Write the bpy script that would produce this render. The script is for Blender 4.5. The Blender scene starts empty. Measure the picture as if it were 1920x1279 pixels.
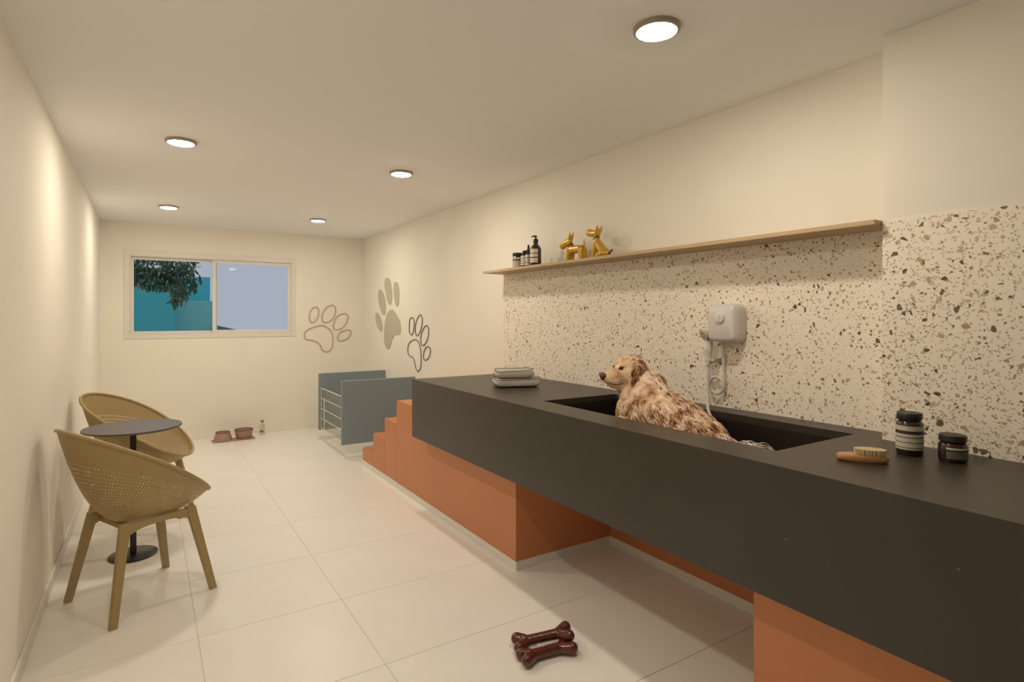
import bpy, bmesh, math, random
from mathutils import Vector, Matrix
from mathutils.bvhtree import BVHTree
random.seed(7)
R = random.Random(11)
SC = bpy.context.scene
COL = SC.collection
PI = math.pi

# ---------------------------------------------------------------- camera
F, CX, HY, EYE = 1068.0, 960.0, 593.0, 1.35
YAW = math.atan((CX - 277) / F)
S_, C_ = math.sin(YAW), math.cos(YAW)
cam = bpy.data.cameras.new('camera')
cam_o = bpy.data.objects.new('camera', cam); COL.objects.link(cam_o)
cam.sensor_width = 36; cam.lens = 36 * F / 1920; cam.shift_y = -(639.5 - HY) / 1920
cam.clip_start = 0.02
cam_o.location = (0, 0, EYE); cam_o.rotation_euler = (PI / 2, 0, -YAW)
SC.camera = cam_o

# ---------------------------------------------------------------- world, exposure
w = bpy.data.worlds.new('world'); SC.world = w; w.use_nodes = True
bg = w.node_tree.nodes['Background']
bg.inputs[0].default_value = (0.265, 0.282, 0.325, 1); bg.inputs[1].default_value = 1.0
SC.view_settings.view_transform = 'Standard'; SC.view_settings.look = 'None'
SC.view_settings.gamma = 1; SC.view_settings.use_curve_mapping = False
SC.view_settings.exposure = 0.68
LAMP_STRENGTH = 132.0
LAMP_COLOR = (1.0, 0.89, 0.74)

# ---------------------------------------------------------------- helpers
def ray(x, y):
    u = (x - CX) / F; v = -(y - HY) / F
    return Vector((S_ + u * C_, C_ - u * S_, v))
def atX(x, y, X0):
    r = ray(x, y); t = X0 / r.x; return Vector((X0, r.y * t, EYE + r.z * t))
def atY(x, y, Y0):
    r = ray(x, y); t = Y0 / r.y; return Vector((r.x * t, Y0, EYE + r.z * t))
def atZ(x, y, z):
    r = ray(x, y); t = (z - EYE) / r.z; return Vector((r.x * t, r.y * t, z))

def mat(name, col, rough=0.5, metal=0.0, noise=0.0, nscale=20.0, bump=0.0, bscale=60.0, coat=0.0, spec=0.5, col2=None, stretch=None):
    m = bpy.data.materials.new(name); m.use_nodes = True
    nt = m.node_tree; b = nt.nodes['Principled BSDF']
    b.inputs['Base Color'].default_value = (*col, 1)
    b.inputs['Roughness'].default_value = rough
    b.inputs['Metallic'].default_value = metal
    b.inputs['Coat Weight'].default_value = coat
    b.inputs['Specular IOR Level'].default_value = spec
    tc = nt.nodes.new('ShaderNodeTexCoord'); vec = tc.outputs['Object']
    if stretch:
        mp = nt.nodes.new('ShaderNodeMapping'); mp.inputs['Scale'].default_value = stretch
        nt.links.new(vec, mp.inputs['Vector']); vec = mp.outputs['Vector']
    if noise or col2:
        n = nt.nodes.new('ShaderNodeTexNoise'); n.inputs['Scale'].default_value = nscale; n.inputs['Detail'].default_value = 5
        nt.links.new(vec, n.inputs['Vector'])
        rp = nt.nodes.new('ShaderNodeValToRGB')
        c2 = col2 if col2 else tuple(min(1, c * (1 + noise)) for c in col)
        c1 = col if col2 else tuple(c * (1 - noise) for c in col)
        rp.color_ramp.elements[0].position = 0.3; rp.color_ramp.elements[0].color = (*c1, 1)
        rp.color_ramp.elements[1].position = 0.7; rp.color_ramp.elements[1].color = (*c2, 1)
        nt.links.new(n.outputs['Fac'], rp.inputs[0]); nt.links.new(rp.outputs[0], b.inputs['Base Color'])
    if bump:
        n2 = nt.nodes.new('ShaderNodeTexNoise'); n2.inputs['Scale'].default_value = bscale; n2.inputs['Detail'].default_value = 4
        nt.links.new(vec, n2.inputs['Vector'])
        bp = nt.nodes.new('ShaderNodeBump'); bp.inputs['Strength'].default_value = bump; bp.inputs['Distance'].default_value = 0.004
        nt.links.new(n2.outputs['Fac'], bp.inputs['Height']); nt.links.new(bp.outputs[0], b.inputs['Normal'])
    return m

class NT:
    """tiny node helper"""
    def __init__(s, m): s.t = m.node_tree; s.b = s.t.nodes['Principled BSDF']
    def n(s, typ, **kw):
        k = s.t.nodes.new(typ)
        for a, v in kw.items(): setattr(k, a, v)
        return k
    def l(s, a, b): s.t.links.new(a, b)
    def math(s, op, a, b=None):
        k = s.n('ShaderNodeMath', operation=op)
        for i, v in enumerate((a, b)):
            if v is None: continue
            if isinstance(v, (int, float)): k.inputs[i].default_value = v
            else: s.l(v, k.inputs[i])
        return k.outputs[0]
    def mix(s, fac, a, b):
        k = s.n('ShaderNodeMix', data_type='RGBA')
        if isinstance(fac, (int, float)): k.inputs[0].default_value = fac
        else: s.l(fac, k.inputs[0])
        for i, v in ((6, a), (7, b)):
            if isinstance(v, tuple): k.inputs[i].default_value = (*v, 1)
            else: s.l(v, k.inputs[i])
        return k.outputs[2]

def bm_box(bm, x0, x1, y0, y1, z0, z1):
    vs = [bm.verts.new((x, y, z)) for x in (x0, x1) for y in (y0, y1) for z in (z0, z1)]
    for f in ((0, 1, 3, 2), (4, 6, 7, 5), (0, 4, 5, 1), (2, 3, 7, 6), (0, 2, 6, 4), (1, 5, 7, 3)):
        bm.faces.new([vs[i] for i in f])
    return vs
def box(*a):
    bm = bmesh.new(); bm_box(bm, *a); return bm
def bm_tube(bm, pts, rad, seg=10, closed=False, cap=True, squash=None):
    pts = [Vector(p) for p in pts]; n = len(pts)
    if not hasattr(rad, '__len__'): rad = [rad] * n
    rings = []; prev = None
    for i, p in enumerate(pts):
        a = pts[(i - 1) % n] if (closed or i > 0) else p
        b = pts[(i + 1) % n] if (closed or i < n - 1) else p
        t = (b - a).normalized()
        if prev is None:
            ref = Vector((0, 0, 1)) if abs(t.z) < 0.9 else Vector((1, 0, 0))
            u = t.cross(ref).normalized()
        else:
            u = (prev - t * prev.dot(t)).normalized()
        prev = u; v = t.cross(u)
        rings.append([bm.verts.new(p + (u * math.cos(k * 2 * PI / seg) * (squash or 1) + v * math.sin(k * 2 * PI / seg)) * rad[i]) for k in range(seg)])
    m = n if closed else n - 1
    for i in range(m):
        A, B = rings[i], rings[(i + 1) % n]
        for k in range(seg):
            bm.faces.new((A[k], A[(k + 1) % seg], B[(k + 1) % seg], B[k]))
    if cap and not closed:
        bm.faces.new(rings[0][::-1]); bm.faces.new(rings[-1])
def tube(pts, rad, **k):
    bm = bmesh.new(); bm_tube(bm, pts, rad, **k); return bm
def bm_lathe(bm, prof, seg=32, c=(0, 0, 0), a0=0, a1=2 * PI):
    full = abs(a1 - a0 - 2 * PI) < 1e-6
    n = seg if full else seg + 1
    cols = []
    for k in range(n):
        a = a0 + (a1 - a0) * k / seg
        cols.append([bm.verts.new((c[0] + r * math.cos(a), c[1] + r * math.sin(a), c[2] + z)) for r, z in prof])
    for k in range(seg):
        A, B = cols[k], cols[(k + 1) % n]
        for i in range(len(prof) - 1):
            bm.faces.new((A[i], B[i], B[i + 1], A[i + 1]))
    bmesh.ops.remove_doubles(bm, verts=bm.verts, dist=1e-6)
def lathe(prof, **k):
    bm = bmesh.new(); bm_lathe(bm, prof, **k); return bm

def obj(name, bm, m, parent=None, smooth=True, bevel=0.0, segs=2, world=False, angle=40):
    me = bm if isinstance(bm, bpy.types.Mesh) else None
    if me is None:
        bmesh.ops.recalc_face_normals(bm, faces=bm.faces[:])
        if world and parent is not None:
            bmesh.ops.transform(bm, matrix=WM[parent.name].inverted(), verts=bm.verts)
        me = bpy.data.meshes.new(name); bm.to_mesh(me); bm.free()
    if not me.materials: me.materials.append(m)
    if smooth:
        me.polygons.foreach_set('use_smooth', [True] * len(me.polygons))
        try: me.set_sharp_from_angle(angle=math.radians(angle))
        except Exception: pass
    o = bpy.data.objects.new(name, me); COL.objects.link(o)
    if parent is not None: o.parent = parent
    if bevel:
        md = o.modifiers.new('bevel', 'BEVEL'); md.width = bevel; md.segments = segs; md.limit_method = 'ANGLE'; md.harden_normals = False
    return o
WM = {}
def thing(name, label, cat, loc=(0, 0, 0), rz=0.0, group=None):
    o = bpy.data.objects.new(name, None); COL.objects.link(o)
    o.empty_display_size = 0.05
    o.location = loc; o.rotation_euler = (0, 0, rz)
    o['label'] = label; o['category'] = cat
    if group: o['group'] = group
    WM[o.name] = Matrix.Translation(loc) @ Matrix.Rotation(rz, 4, 'Z')
    return o
def tag(o, label, cat, group=None):
    o['label'] = label; o['category'] = cat
    if group: o['group'] = group
    return o
def struct(name, bm, m, parent=None, **k):
    o = obj(name, bm, m, parent, **k)
    if parent is None: o['kind'] = 'structure'; WM[o.name] = Matrix.Identity(4)
    return o
def smooth_closed(pts, n=6):
    out = []; m = len(pts); P = [Vector(p) for p in pts]
    for i in range(m):
        p0, p1, p2, p3 = P[i - 1], P[i], P[(i + 1) % m], P[(i + 2) % m]
        for k in range(n):
            t = k / n
            out.append(0.5 * ((2 * p1) + (p2 - p0) * t + (2 * p0 - 5 * p1 + 4 * p2 - p3) * t * t + (3 * p1 - p0 - 3 * p2 + p3) * t ** 3))
    return out
def smooth_open(pts, n=8):
    P = [Vector(p) for p in pts]; P = [2 * P[0] - P[1]] + P + [2 * P[-1] - P[-2]]
    out = []
    for i in range(1, len(P) - 2):
        p0, p1, p2, p3 = P[i - 1:i + 3]
        for k in range(n):
            t = k / n
            out.append(0.5 * ((2 * p1) + (p2 - p0) * t + (2 * p0 - 5 * p1 + 4 * p2 - p3) * t * t + (3 * p1 - p0 - 3 * p2 + p3) * t ** 3))
    out.append(P[-2]); return out
def blobs(parts, voxel, smooth=6, seg=20):
    """union of spheres / ellipsoids / swept chains -> one smooth watertight mesh"""
    bm = bmesh.new()
    for p in parts:
        if p[0] == 'e':
            _, c, r = p[:3]; M = p[3] if len(p) > 3 else Matrix.Identity(3)
            g = bmesh.ops.create_uvsphere(bm, u_segments=seg, v_segments=seg // 2, radius=1)
            mm = Matrix.Translation(c) @ M.to_4x4() @ Matrix.Diagonal((*r, 1))
            bmesh.ops.transform(bm, matrix=mm, verts=g['verts'])
        else:
            _, pts, rs = p
            for i in range(len(pts) - 1):
                a, b = Vector(pts[i]), Vector(pts[i + 1]); L = (b - a).length
                n = max(2, int(L / (0.35 * min(rs[i], rs[i + 1]))))
                n = min(n, 14)
                for k in range(n + 1):
                    t = k / n; c = a.lerp(b, t); r = rs[i] + (rs[i + 1] - rs[i]) * t
                    g = bmesh.ops.create_uvsphere(bm, u_segments=seg, v_segments=seg // 2, radius=r)
                    bmesh.ops.translate(bm, vec=c, verts=g['verts'])
    me = bpy.data.meshes.new('tmp'); bm.to_mesh(me); bm.free()
    o = bpy.data.objects.new('tmp', me); COL.objects.link(o)
    md = o.modifiers.new('r', 'REMESH'); md.mode = 'VOXEL'; md.voxel_size = voxel
    ms = o.modifiers.new('s', 'SMOOTH'); ms.iterations = smooth; ms.factor = 0.5
    dg = bpy.context.evaluated_depsgraph_get(); dg.update()
    out = bpy.data.meshes.new_from_object(o.evaluated_get(dg))
    bpy.data.objects.remove(o); bpy.data.meshes.remove(me)
    return out

# ---------------------------------------------------------------- materials
M = {}
M['wall'] = mat('wall_paint', (0.91, 0.865, 0.76), 0.75, noise=0.015, nscale=3, bump=0.04, bscale=300)
M['ceil'] = mat('ceiling_paint', (0.95, 0.945, 0.94), 0.85)
M['tile'] = mat('porcelain_tile', (0.90, 0.865, 0.80), 0.32, noise=0.02, nscale=2.5, spec=0.4)
M['grout'] = mat('grout', (0.62, 0.56, 0.47), 0.9)
M['skirt'] = mat('skirting_tile', (0.82, 0.79, 0.73), 0.4)
M['orange'] = mat('orange_laminate', (0.57, 0.225, 0.095), 0.42, noise=0.03, nscale=3, spec=0.4)
M['blue'] = mat('blue_board', (0.235, 0.285, 0.315), 0.5)
M['wood'] = mat('oak_shelf', (0.50, 0.35, 0.19), 0.5, col2=(0.60, 0.44, 0.26), nscale=14, stretch=(8, 0.6, 8))
M['chair'] = mat('tan_plastic', (0.40, 0.29, 0.125), 0.42)
M['blackmetal'] = mat('black_metal', (0.02, 0.018, 0.018), 0.35, spec=0.6)
M['tabletop'] = mat('table_laminate', (0.10, 0.083, 0.082), 0.38)
M['white'] = mat('white_plastic', (0.74, 0.70, 0.67), 0.3)
M['whiteframe'] = mat('white_frame', (0.80, 0.76, 0.69), 0.45)
M['trimring'] = mat('lamp_trim', (0.40, 0.34, 0.27), 0.5)
M['bounceboard'] = mat('pale_bounce_board', (0.85, 0.83, 0.78), 0.6)  # invented pale finish, there to bounce light under the counter
M['bead'] = mat('white_bead', (0.85, 0.86, 0.84), 0.4)
M['chrome'] = mat('satin_steel', (0.62, 0.57, 0.52), 0.22, metal=1.0)
M['hose'] = mat('white_hose', (0.66, 0.62, 0.58), 0.28, spec=0.6)
M['clear'] = mat('cloudy_plastic', (0.66, 0.64, 0.58), 0.25)
M['greyplastic'] = mat('grey_plastic', (0.50, 0.46, 0.40), 0.3, spec=0.6)
M['gold'] = mat('gold_glaze', (0.62, 0.36, 0.03), 0.25, coat=0.6, metal=0.25)
M['golddark'] = mat('dark_bronze', (0.14, 0.09, 0.04), 0.3, metal=0.4)
M['amber'] = mat('amber_glass', (0.030, 0.010, 0.006), 0.12, coat=0.5)
M['cap'] = mat('black_cap', (0.022, 0.019, 0.016), 0.45)
M['bone'] = mat('toy_brown', (0.105, 0.020, 0.012), 0.22, noise=0.25, nscale=30, bump=0.25, bscale=70, coat=0.35)
M['paper'] = mat('paper', (0.80, 0.76, 0.70), 0.6)
M['brushwood'] = mat('beech_wood', (0.45, 0.20, 0.075), 0.4, col2=(0.55, 0.27, 0.11), nscale=10, stretch=(2, 14, 14), coat=0.2)
M['bristle'] = mat('cream_bristle', (0.80, 0.66, 0.40), 0.8, noise=0.12, nscale=300, bump=0.6, bscale=400)
M['towel'] = mat('pale_terry', (0.56, 0.53, 0.47), 0.95, noise=0.06, nscale=200, bump=0.7, bscale=350)
M['piping'] = mat('dark_piping', (0.06, 0.055, 0.05), 0.9)
M['bowl'] = mat('pink_ceramic', (0.42, 0.26, 0.20), 0.45)
M['bowldark'] = mat('rim_brown', (0.16, 0.085, 0.06), 0.4)
M['pawtan'] = mat('paw_taupe', (0.56, 0.50, 0.395), 0.7)
M['pawdark'] = mat('paw_grey', (0.20, 0.19, 0.175), 0.5)
M['pawbrown'] = mat('paw_brown', (0.54, 0.39, 0.27), 0.5)
M['teal'] = mat('teal_render', (0.10, 0.56, 0.58), 0.8, noise=0.03, nscale=1)
M['teal2'] = mat('pale_teal_render', (0.26, 0.66, 0.62), 0.8)
M['teal3'] = mat('blue_render', (0.12, 0.60, 0.70), 0.8)
M['roof'] = mat('grey_green_roof', (0.18, 0.24, 0.22), 0.8)
M['leaf'] = mat('leaf', (0.085, 0.16, 0.085), 0.55, noise=0.4, nscale=5)
M['leaf2'] = mat('leaf_pale', (0.36, 0.42, 0.38), 0.5, noise=0.3, nscale=5)
M['bark'] = mat('bark', (0.25, 0.22, 0.18), 0.8)
M['ground'] = mat('asphalt', (0.4, 0.4, 0.4), 0.9)
M['nose'] = mat('dog_nose', (0.10, 0.045, 0.042), 0.3, bump=0.4, bscale=400)
M['eye'] = mat('dog_eye', (0.022, 0.010, 0.006), 0.06, coat=0.8)
M['lid'] = mat('dog_lid', (0.075, 0.035, 0.022), 0.5)

# counter: near-black quartz with sparse pale flecks
def counter_mat():
    m = mat('black_quartz', (0.036, 0.030, 0.024), 0.38, spec=0.65); q = NT(m)
    tc = q.n('ShaderNodeTexCoord')
    v = q.n('ShaderNodeTexVoronoi'); v.inputs['Scale'].default_value = 20; q.l(tc.outputs['Object'], v.inputs['Vector'])
    sep = q.n('ShaderNodeSeparateColor'); q.l(v.outputs['Color'], sep.inputs[0])
    ns = q.n('ShaderNodeTexNoise'); ns.inputs['Scale'].default_value = 120; q.l(tc.outputs['Object'], ns.inputs['Vector'])
    d = q.math('ADD', v.outputs['Distance'], q.math('MULTIPLY', ns.outputs['Fac'], 0.13))
    rad = q.math('MULTIPLY', q.math('POWER', sep.outputs[0], 7.0), 0.13)
    rad = q.math('ADD', rad, 0.105)
    dot = q.math('LESS_THAN', d, rad)
    pick = q.math('GREATER_THAN', sep.outputs[1], 0.25)
    f = q.math('MULTIPLY', q.math('MULTIPLY', dot, pick), 0.22)
    n2 = q.n('ShaderNodeTexNoise'); n2.inputs['Scale'].default_value = 5; q.l(tc.outputs['Object'], n2.inputs['Vector'])
    base = q.mix(n2.outputs['Fac'], (0.030, 0.023, 0.017), (0.044, 0.034, 0.025))
    q.l(q.mix(f, base, (0.5, 0.45, 0.38)), q.b.inputs['Base Color'])
    return m
M['counter'] = counter_mat()

# terrazzo: angular chips at four sizes in a cream matrix
def terrazzo_mat():
    m = mat('terrazzo', (0.80, 0.69, 0.52), 0.42); q = NT(m)
    tc = q.n('ShaderNodeTexCoord')
    col = (0.97, 0.88, 0.75)
    def layer(scale, pick, edge, c1, c2, base, seed):
        mp = q.n('ShaderNodeMapping'); mp.inputs['Location'].default_value = (seed * 3.1, seed * 1.7, seed * 2.3)
        q.l(tc.outputs['Object'], mp.inputs['Vector'])
        nz = q.n('ShaderNodeTexNoise'); nz.inputs['Scale'].default_value = scale * 1.3; q.l(mp.outputs[0], nz.inputs['Vector'])
        vm = q.n('ShaderNodeMix', data_type='VECTOR'); vm.inputs[0].default_value = 0.35 / scale * 1.0
        q.l(mp.outputs[0], vm.inputs[4]); q.l(nz.outputs['Color'], vm.inputs[5])
        a = q.n('ShaderNodeTexVoronoi'); a.inputs['Scale'].default_value = scale; q.l(vm.outputs[1], a.inputs['Vector'])
        e = q.n('ShaderNodeTexVoronoi', feature='DISTANCE_TO_EDGE'); e.inputs['Scale'].default_value = scale; q.l(vm.outputs[1], e.inputs['Vector'])
        sp = q.n('ShaderNodeSeparateColor'); q.l(a.outputs['Color'], sp.inputs[0])
        th = q.math('ADD', q.math('MULTIPLY', sp.outputs[2], 0.14), edge)
        f = q.math('MULTIPLY', q.math('GREATER_THAN', e.outputs['Distance'], th), q.math('GREATER_THAN', sp.outputs[0], pick))
        cc = q.mix(sp.outputs[1], c1, c2)
        return q.mix(f, base, cc)
    c = layer(150, 0.76, 0.08, (0.42, 0.33, 0.22), (0.72, 0.60, 0.44), col, 1)
    c = layer(82, 0.83, 0.12, (0.20, 0.145, 0.09), (0.58, 0.46, 0.28), c, 2)
    c = layer(50, 0.86, 0.13, (0.46, 0.32, 0.13), (0.62, 0.52, 0.38), c, 3)
    c = layer(43, 0.880, 0.12, (0.085, 0.060, 0.042), (0.19, 0.145, 0.10), c, 4)
    q.l(c, q.b.inputs['Base Color'])
    return m
M['terrazzo'] = terrazzo_mat()

def glass_mat(name, tint, gloss=0.06, haze=0.0):
    m = bpy.data.materials.new(name); m.use_nodes = True; t = m.node_tree
    t.nodes.remove(t.nodes['Principled BSDF']); out = t.nodes['Material Output']
    tr = t.nodes.new('ShaderNodeBsdfTransparent'); tr.inputs[0].default_value = (*tint, 1)
    gl = t.nodes.new('ShaderNodeBsdfGlossy'); gl.inputs['Roughness'].default_value = 0.03
    mx = t.nodes.new('ShaderNodeMixShader'); mx.inputs[0].default_value = gloss
    t.links.new(tr.outputs[0], mx.inputs[1]); t.links.new(gl.outputs[0], mx.inputs[2]); last = mx
    if haze:
        df = t.nodes.new('ShaderNodeBsdfDiffuse'); df.inputs[0].default_value = (0.62, 0.60, 0.54, 1)
        m2 = t.nodes.new('ShaderNodeMixShader'); m2.inputs[0].default_value = haze
        t.links.new(mx.outputs[0], m2.inputs[1]); t.links.new(df.outputs[0], m2.inputs[2]); last = m2
    t.links.new(last.outputs[0], out.inputs[0]); return m
M['glass'] = glass_mat('window_glass', (0.95, 0.97, 0.98), 0.004)
M['acrylic'] = glass_mat('acrylic', (0.90, 0.90, 0.87), 0.06, 0.12)
M['bottleglass'] = glass_mat('bottle_glass', (0.93, 0.92, 0.86), 0.10, 0.05)

def emit_mat():
    m = bpy.data.materials.new('lamp_diffuser'); m.use_nodes = True; t = m.node_tree
    t.nodes.remove(t.nodes['Principled BSDF'])
    e = t.nodes.new('ShaderNodeEmission'); e.inputs[0].default_value = (*LAMP_COLOR, 1); e.inputs[1].default_value = LAMP_STRENGTH
    t.links.new(e.outputs[0], t.nodes['Material Output'].inputs[0]); return m
M['lamp'] = emit_mat()

def perf_mat():
    m = mat('perforated_tan_plastic', (0.40, 0.29, 0.125), 0.42); q = NT(m)
    tc = q.n('ShaderNodeTexCoord'); s = q.n('ShaderNodeSeparateXYZ'); q.l(tc.outputs['UV'], s.inputs[0])
    row = q.math('FLOOR', s.outputs[1]); off = q.math('MULTIPLY', q.math('MODULO', row, 2.0), 0.5)
    fu = q.math('SUBTRACT', q.math('FRACT', q.math('ADD', s.outputs[0], off)), 0.5)
    fv = q.math('SUBTRACT', q.math('FRACT', s.outputs[1]), 0.5)
    r2 = q.math('ADD', q.math('MULTIPLY', fu, fu), q.math('MULTIPLY', fv, fv))
    hole = q.math('LESS_THAN', r2, 0.034)
    band = q.math('MULTIPLY', q.math('GREATER_THAN', s.outputs[1], 12.0), q.math('LESS_THAN', s.outputs[1], 41.0))
    f = q.math('MULTIPLY', hole, band)
    tr = q.n('ShaderNodeBsdfTransparent'); mx = q.n('ShaderNodeMixShader')
    q.l(f, mx.inputs[0]); q.l(q.b.outputs[0], mx.inputs[1]); q.l(tr.outputs[0], mx.inputs[2])
    q.l(mx.outputs[0], q.t.nodes['Material Output'].inputs[0]); return m
M['perf'] = perf_mat()

def label_mat(name, bands, base=(0.62, 0.57, 0.47), ink=(0.05, 0.04, 0.035), tiny=None):
    """flat printed label: horizontal bands by height, 0..1 of the label"""
    m = mat(name, base, 0.55); q = NT(m)
    tc = q.n('ShaderNodeTexCoord'); s = q.n('ShaderNodeSeparateXYZ'); q.l(tc.outputs['Generated'], s.inputs[0])
    z = s.outputs[2]; c = base
    if tiny:
        n = q.n('ShaderNodeTexNoise'); n.inputs['Scale'].default_value = 30; n.inputs['Detail'].default_value = 2
        mp = q.n('ShaderNodeMapping'); mp.inputs['Scale'].default_value = (1.2, 1.2, 0.9); q.l(tc.outputs['Generated'], mp.inputs[0]); q.l(mp.outputs[0], n.inputs[0])
        ln = q.math('GREATER_THAN', q.math('FRACT', q.math('MULTIPLY', z, tiny[0])), 0.55)
        f = q.math('MULTIPLY', q.math('MULTIPLY', ln, q.math('GREATER_THAN', n.outputs['Fac'], 0.47)), tiny[1])
        c = q.mix(f, base, tiny[2])
    for z0, z1, col in bands:
        f = q.math('MULTIPLY', q.math('GREATER_THAN', z, z0), q.math('LESS_THAN', z, z1))
        c = q.mix(f, c, col)
    if not isinstance(c, tuple): q.l(c, q.b.inputs['Base Color'])
    return m

# ---------------------------------------------------------------- room shell
XL, XR, YB, YF, H = -0.408, 2.31, 7.11, -2.3, 2.331
XB = 1.64            # cabinet front plane
CT, CB = 0.918, 0.525  # counter top, underside
XC = 1.53            # counter front
fl = struct('floor', box(XL - 0.1, XR + 0.15, YF - 0.1, YB + 0.1, -0.12, -0.0025), M['grout'], smooth=False)
xs = [(XL, 0.178), (0.178, 0.778), (0.778, XR)]
ys = []
y = YF
g = 2.125 - 0.6 * 9
while g < YF: g += 0.6
edges = [YF] + [g + 0.6 * k for k in range(40) if g + 0.6 * k < YB] + [YB]
tile_mesh = {}
for (x0, x1) in xs:
    for i in range(len(edges) - 1):
        y0, y1 = edges[i], edges[i + 1]
        if y1 - y0 < 0.02: continue
        gx0 = 0 if x0 == XL else 0.0008; gx1 = 0 if x1 == XR else 0.0008
        key = (x0, round(y1 - y0, 3))
        if key not in tile_mesh:
            bm = box(gx0, x1 - x0 - gx1, 0.0014, y1 - y0 - 0.0014, -0.009, 0)
            me = bpy.data.meshes.new('floor_tile'); bmesh.ops.recalc_face_normals(bm, faces=bm.faces[:]); bm.to_mesh(me); bm.free(); me.materials.append(M['tile']); tile_mesh[key] = me
        o = bpy.data.objects.new('floor_tile', tile_mesh[key]); COL.objects.link(o); o.parent = fl; o.location = (x0, y0, 0)
        if i > 4:
            md = o.modifiers.new('bevel', 'BEVEL'); md.width = 0.0008; md.segments = 1
struct('ceiling', box(XL - 0.1, XR + 0.15, YF - 0.1, YB + 0.2, H, H + 0.1), M['ceil'], smooth=False)
struct('wall_left', box(XL - 0.1, XL, YF - 0.1, YB + 0.15, -0.1, H), M['wall'], smooth=False)
struct('wall_right', box(XR, XR + 0.1, YF - 0.1, YB + 0.15, -0.1, H), M['wall'], smooth=False)
struct('wall_front', box(XL, XR, YF - 0.1, YF, -0.1, H), M['wall'], smooth=False)
# rear wall with the window opening
wx0, wx1, wz0, wz1 = -0.163, 1.445, 1.150, 1.987
bm = bmesh.new()
bm_box(bm, XL, wx0, YB, YB + 0.15, -0.1, H); bm_box(bm, wx1, XR, YB, YB + 0.15, -0.1, H)
bm_box(bm, wx0, wx1, YB, YB + 0.15, -0.1, wz0); bm_box(bm, wx0, wx1, YB, YB + 0.15, wz1, H)
struct('wall_back', bm, M['wall'], smooth=False)
# projecting pier at the near end of the right wall
PX, PY = 2.175, 0.983
struct('wall_pier', box(PX, XR, YF, PY, 0.0, H), M['wall'], smooth=False)
# terrazzo cladding
struct('trim_1', box(XR - 0.004, XR, PY, 3.726, CT, 1.669), M['terrazzo'], smooth=False)
struct('trim_2', box(PX - 0.005, PX, YF, PY, CT, 1.681), M['terrazzo'], smooth=False)
struct('baseboard_left', box(XL, XL + 0.011, YF, YB, 0, 0.068), M['skirt'], bevel=0.002)
# skirting under the cabinets
zs = 0.05
bm = bmesh.new()
bm_box(bm, XB + 0.002, XB + 0.02, 2.527, 5.075, 0, zs); bm_box(bm, XB + 0.02, XR, 2.529, 2.545, 0, zs)
bm_box(bm, XB + 0.02, XR, 5.06, 5.073, 0, zs)
struct('trim_3', bm, M['skirt'], smooth=False)
struct('trim_4', box(XR - 0.008, XR, 1.126, 2.529, 0, zs), M['skirt'], smooth=False)
bm = bmesh.new(); bm_box(bm, XB + 0.002, XB + 0.02, YF, 1.124, 0, zs); bm_box(bm, XB + 0.02, XR, 1.106, 1.122, 0, zs)
struct('trim_5', bm, M['skirt'], smooth=False)

# ---------------------------------------------------------------- window
win = bpy.data.objects.new('window_1', None); COL.objects.link(win); win['kind'] = 'structure'; win.location = (0.64, YB, 1.57)
WM['window_1'] = Matrix.Translation((0.64, YB, 1.57))
def wpart(name, bm, m, parent=win, **k): return obj(name, bm, m, win, world=True, **k)
ox0, ox1, oz0, oz1 = -0.205, 1.482, 1.113, 2.04
bm = bmesh.new()
bm_box(bm, ox0, wx0 + 0.004, YB - 0.007, YB + 0.001, oz0, oz1); bm_box(bm, wx1 - 0.004, ox1, YB - 0.007, YB + 0.001, oz0, oz1)
bm_box(bm, wx0, wx1, YB - 0.0068, YB + 0.001, oz0, wz0 + 0.006); bm_box(bm, wx0, wx1, YB - 0.0068, YB + 0.001, wz1 - 0.008, oz1)
wpart('casing', bm, M['whiteframe'], smooth=False)
def frame_bm(x0, x1, z0, z1, y0, y1, t):
    bm = bmesh.new()
    bm_box(bm, x0, x0 + t, y0, y1, z0, z1); bm_box(bm, x1 - t, x1, y0, y1, z0, z1)
    bm_box(bm, x0 + t, x1 - t, y0, y1, z0, z0 + t); bm_box(bm, x0 + t, x1 - t, y0, y1, z1 - t, z1); return bm
wpart('window_frame', frame_bm(wx0, wx1, wz0, wz1, YB + 0.008, YB + 0.07, 0.014), M['whiteframe'], smooth=False)
for (a, b, yy) in ((-0.150, 0.655, YB + 0.045), (0.607, 1.432, YB + 0.017)):
    wpart('sash', frame_bm(a, b, 1.163, 1.974, yy, yy + 0.024, 0.020 if a < 0 else 0.026), M['whiteframe'], smooth=False)
    t0 = 0.020 if a < 0 else 0.026
    wpart('glazing_bead', frame_bm(a + t0, b - t0, 1.163 + t0, 1.974 - t0, yy + 0.004, yy + 0.018, 0.007), M['bead'], smooth=False)
    wpart('glass_pane', box(a + t0, b - t0, yy + 0.010, yy + 0.013, 1.163 + t0, 1.974 - t0), M['glass'], smooth=False)

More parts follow.
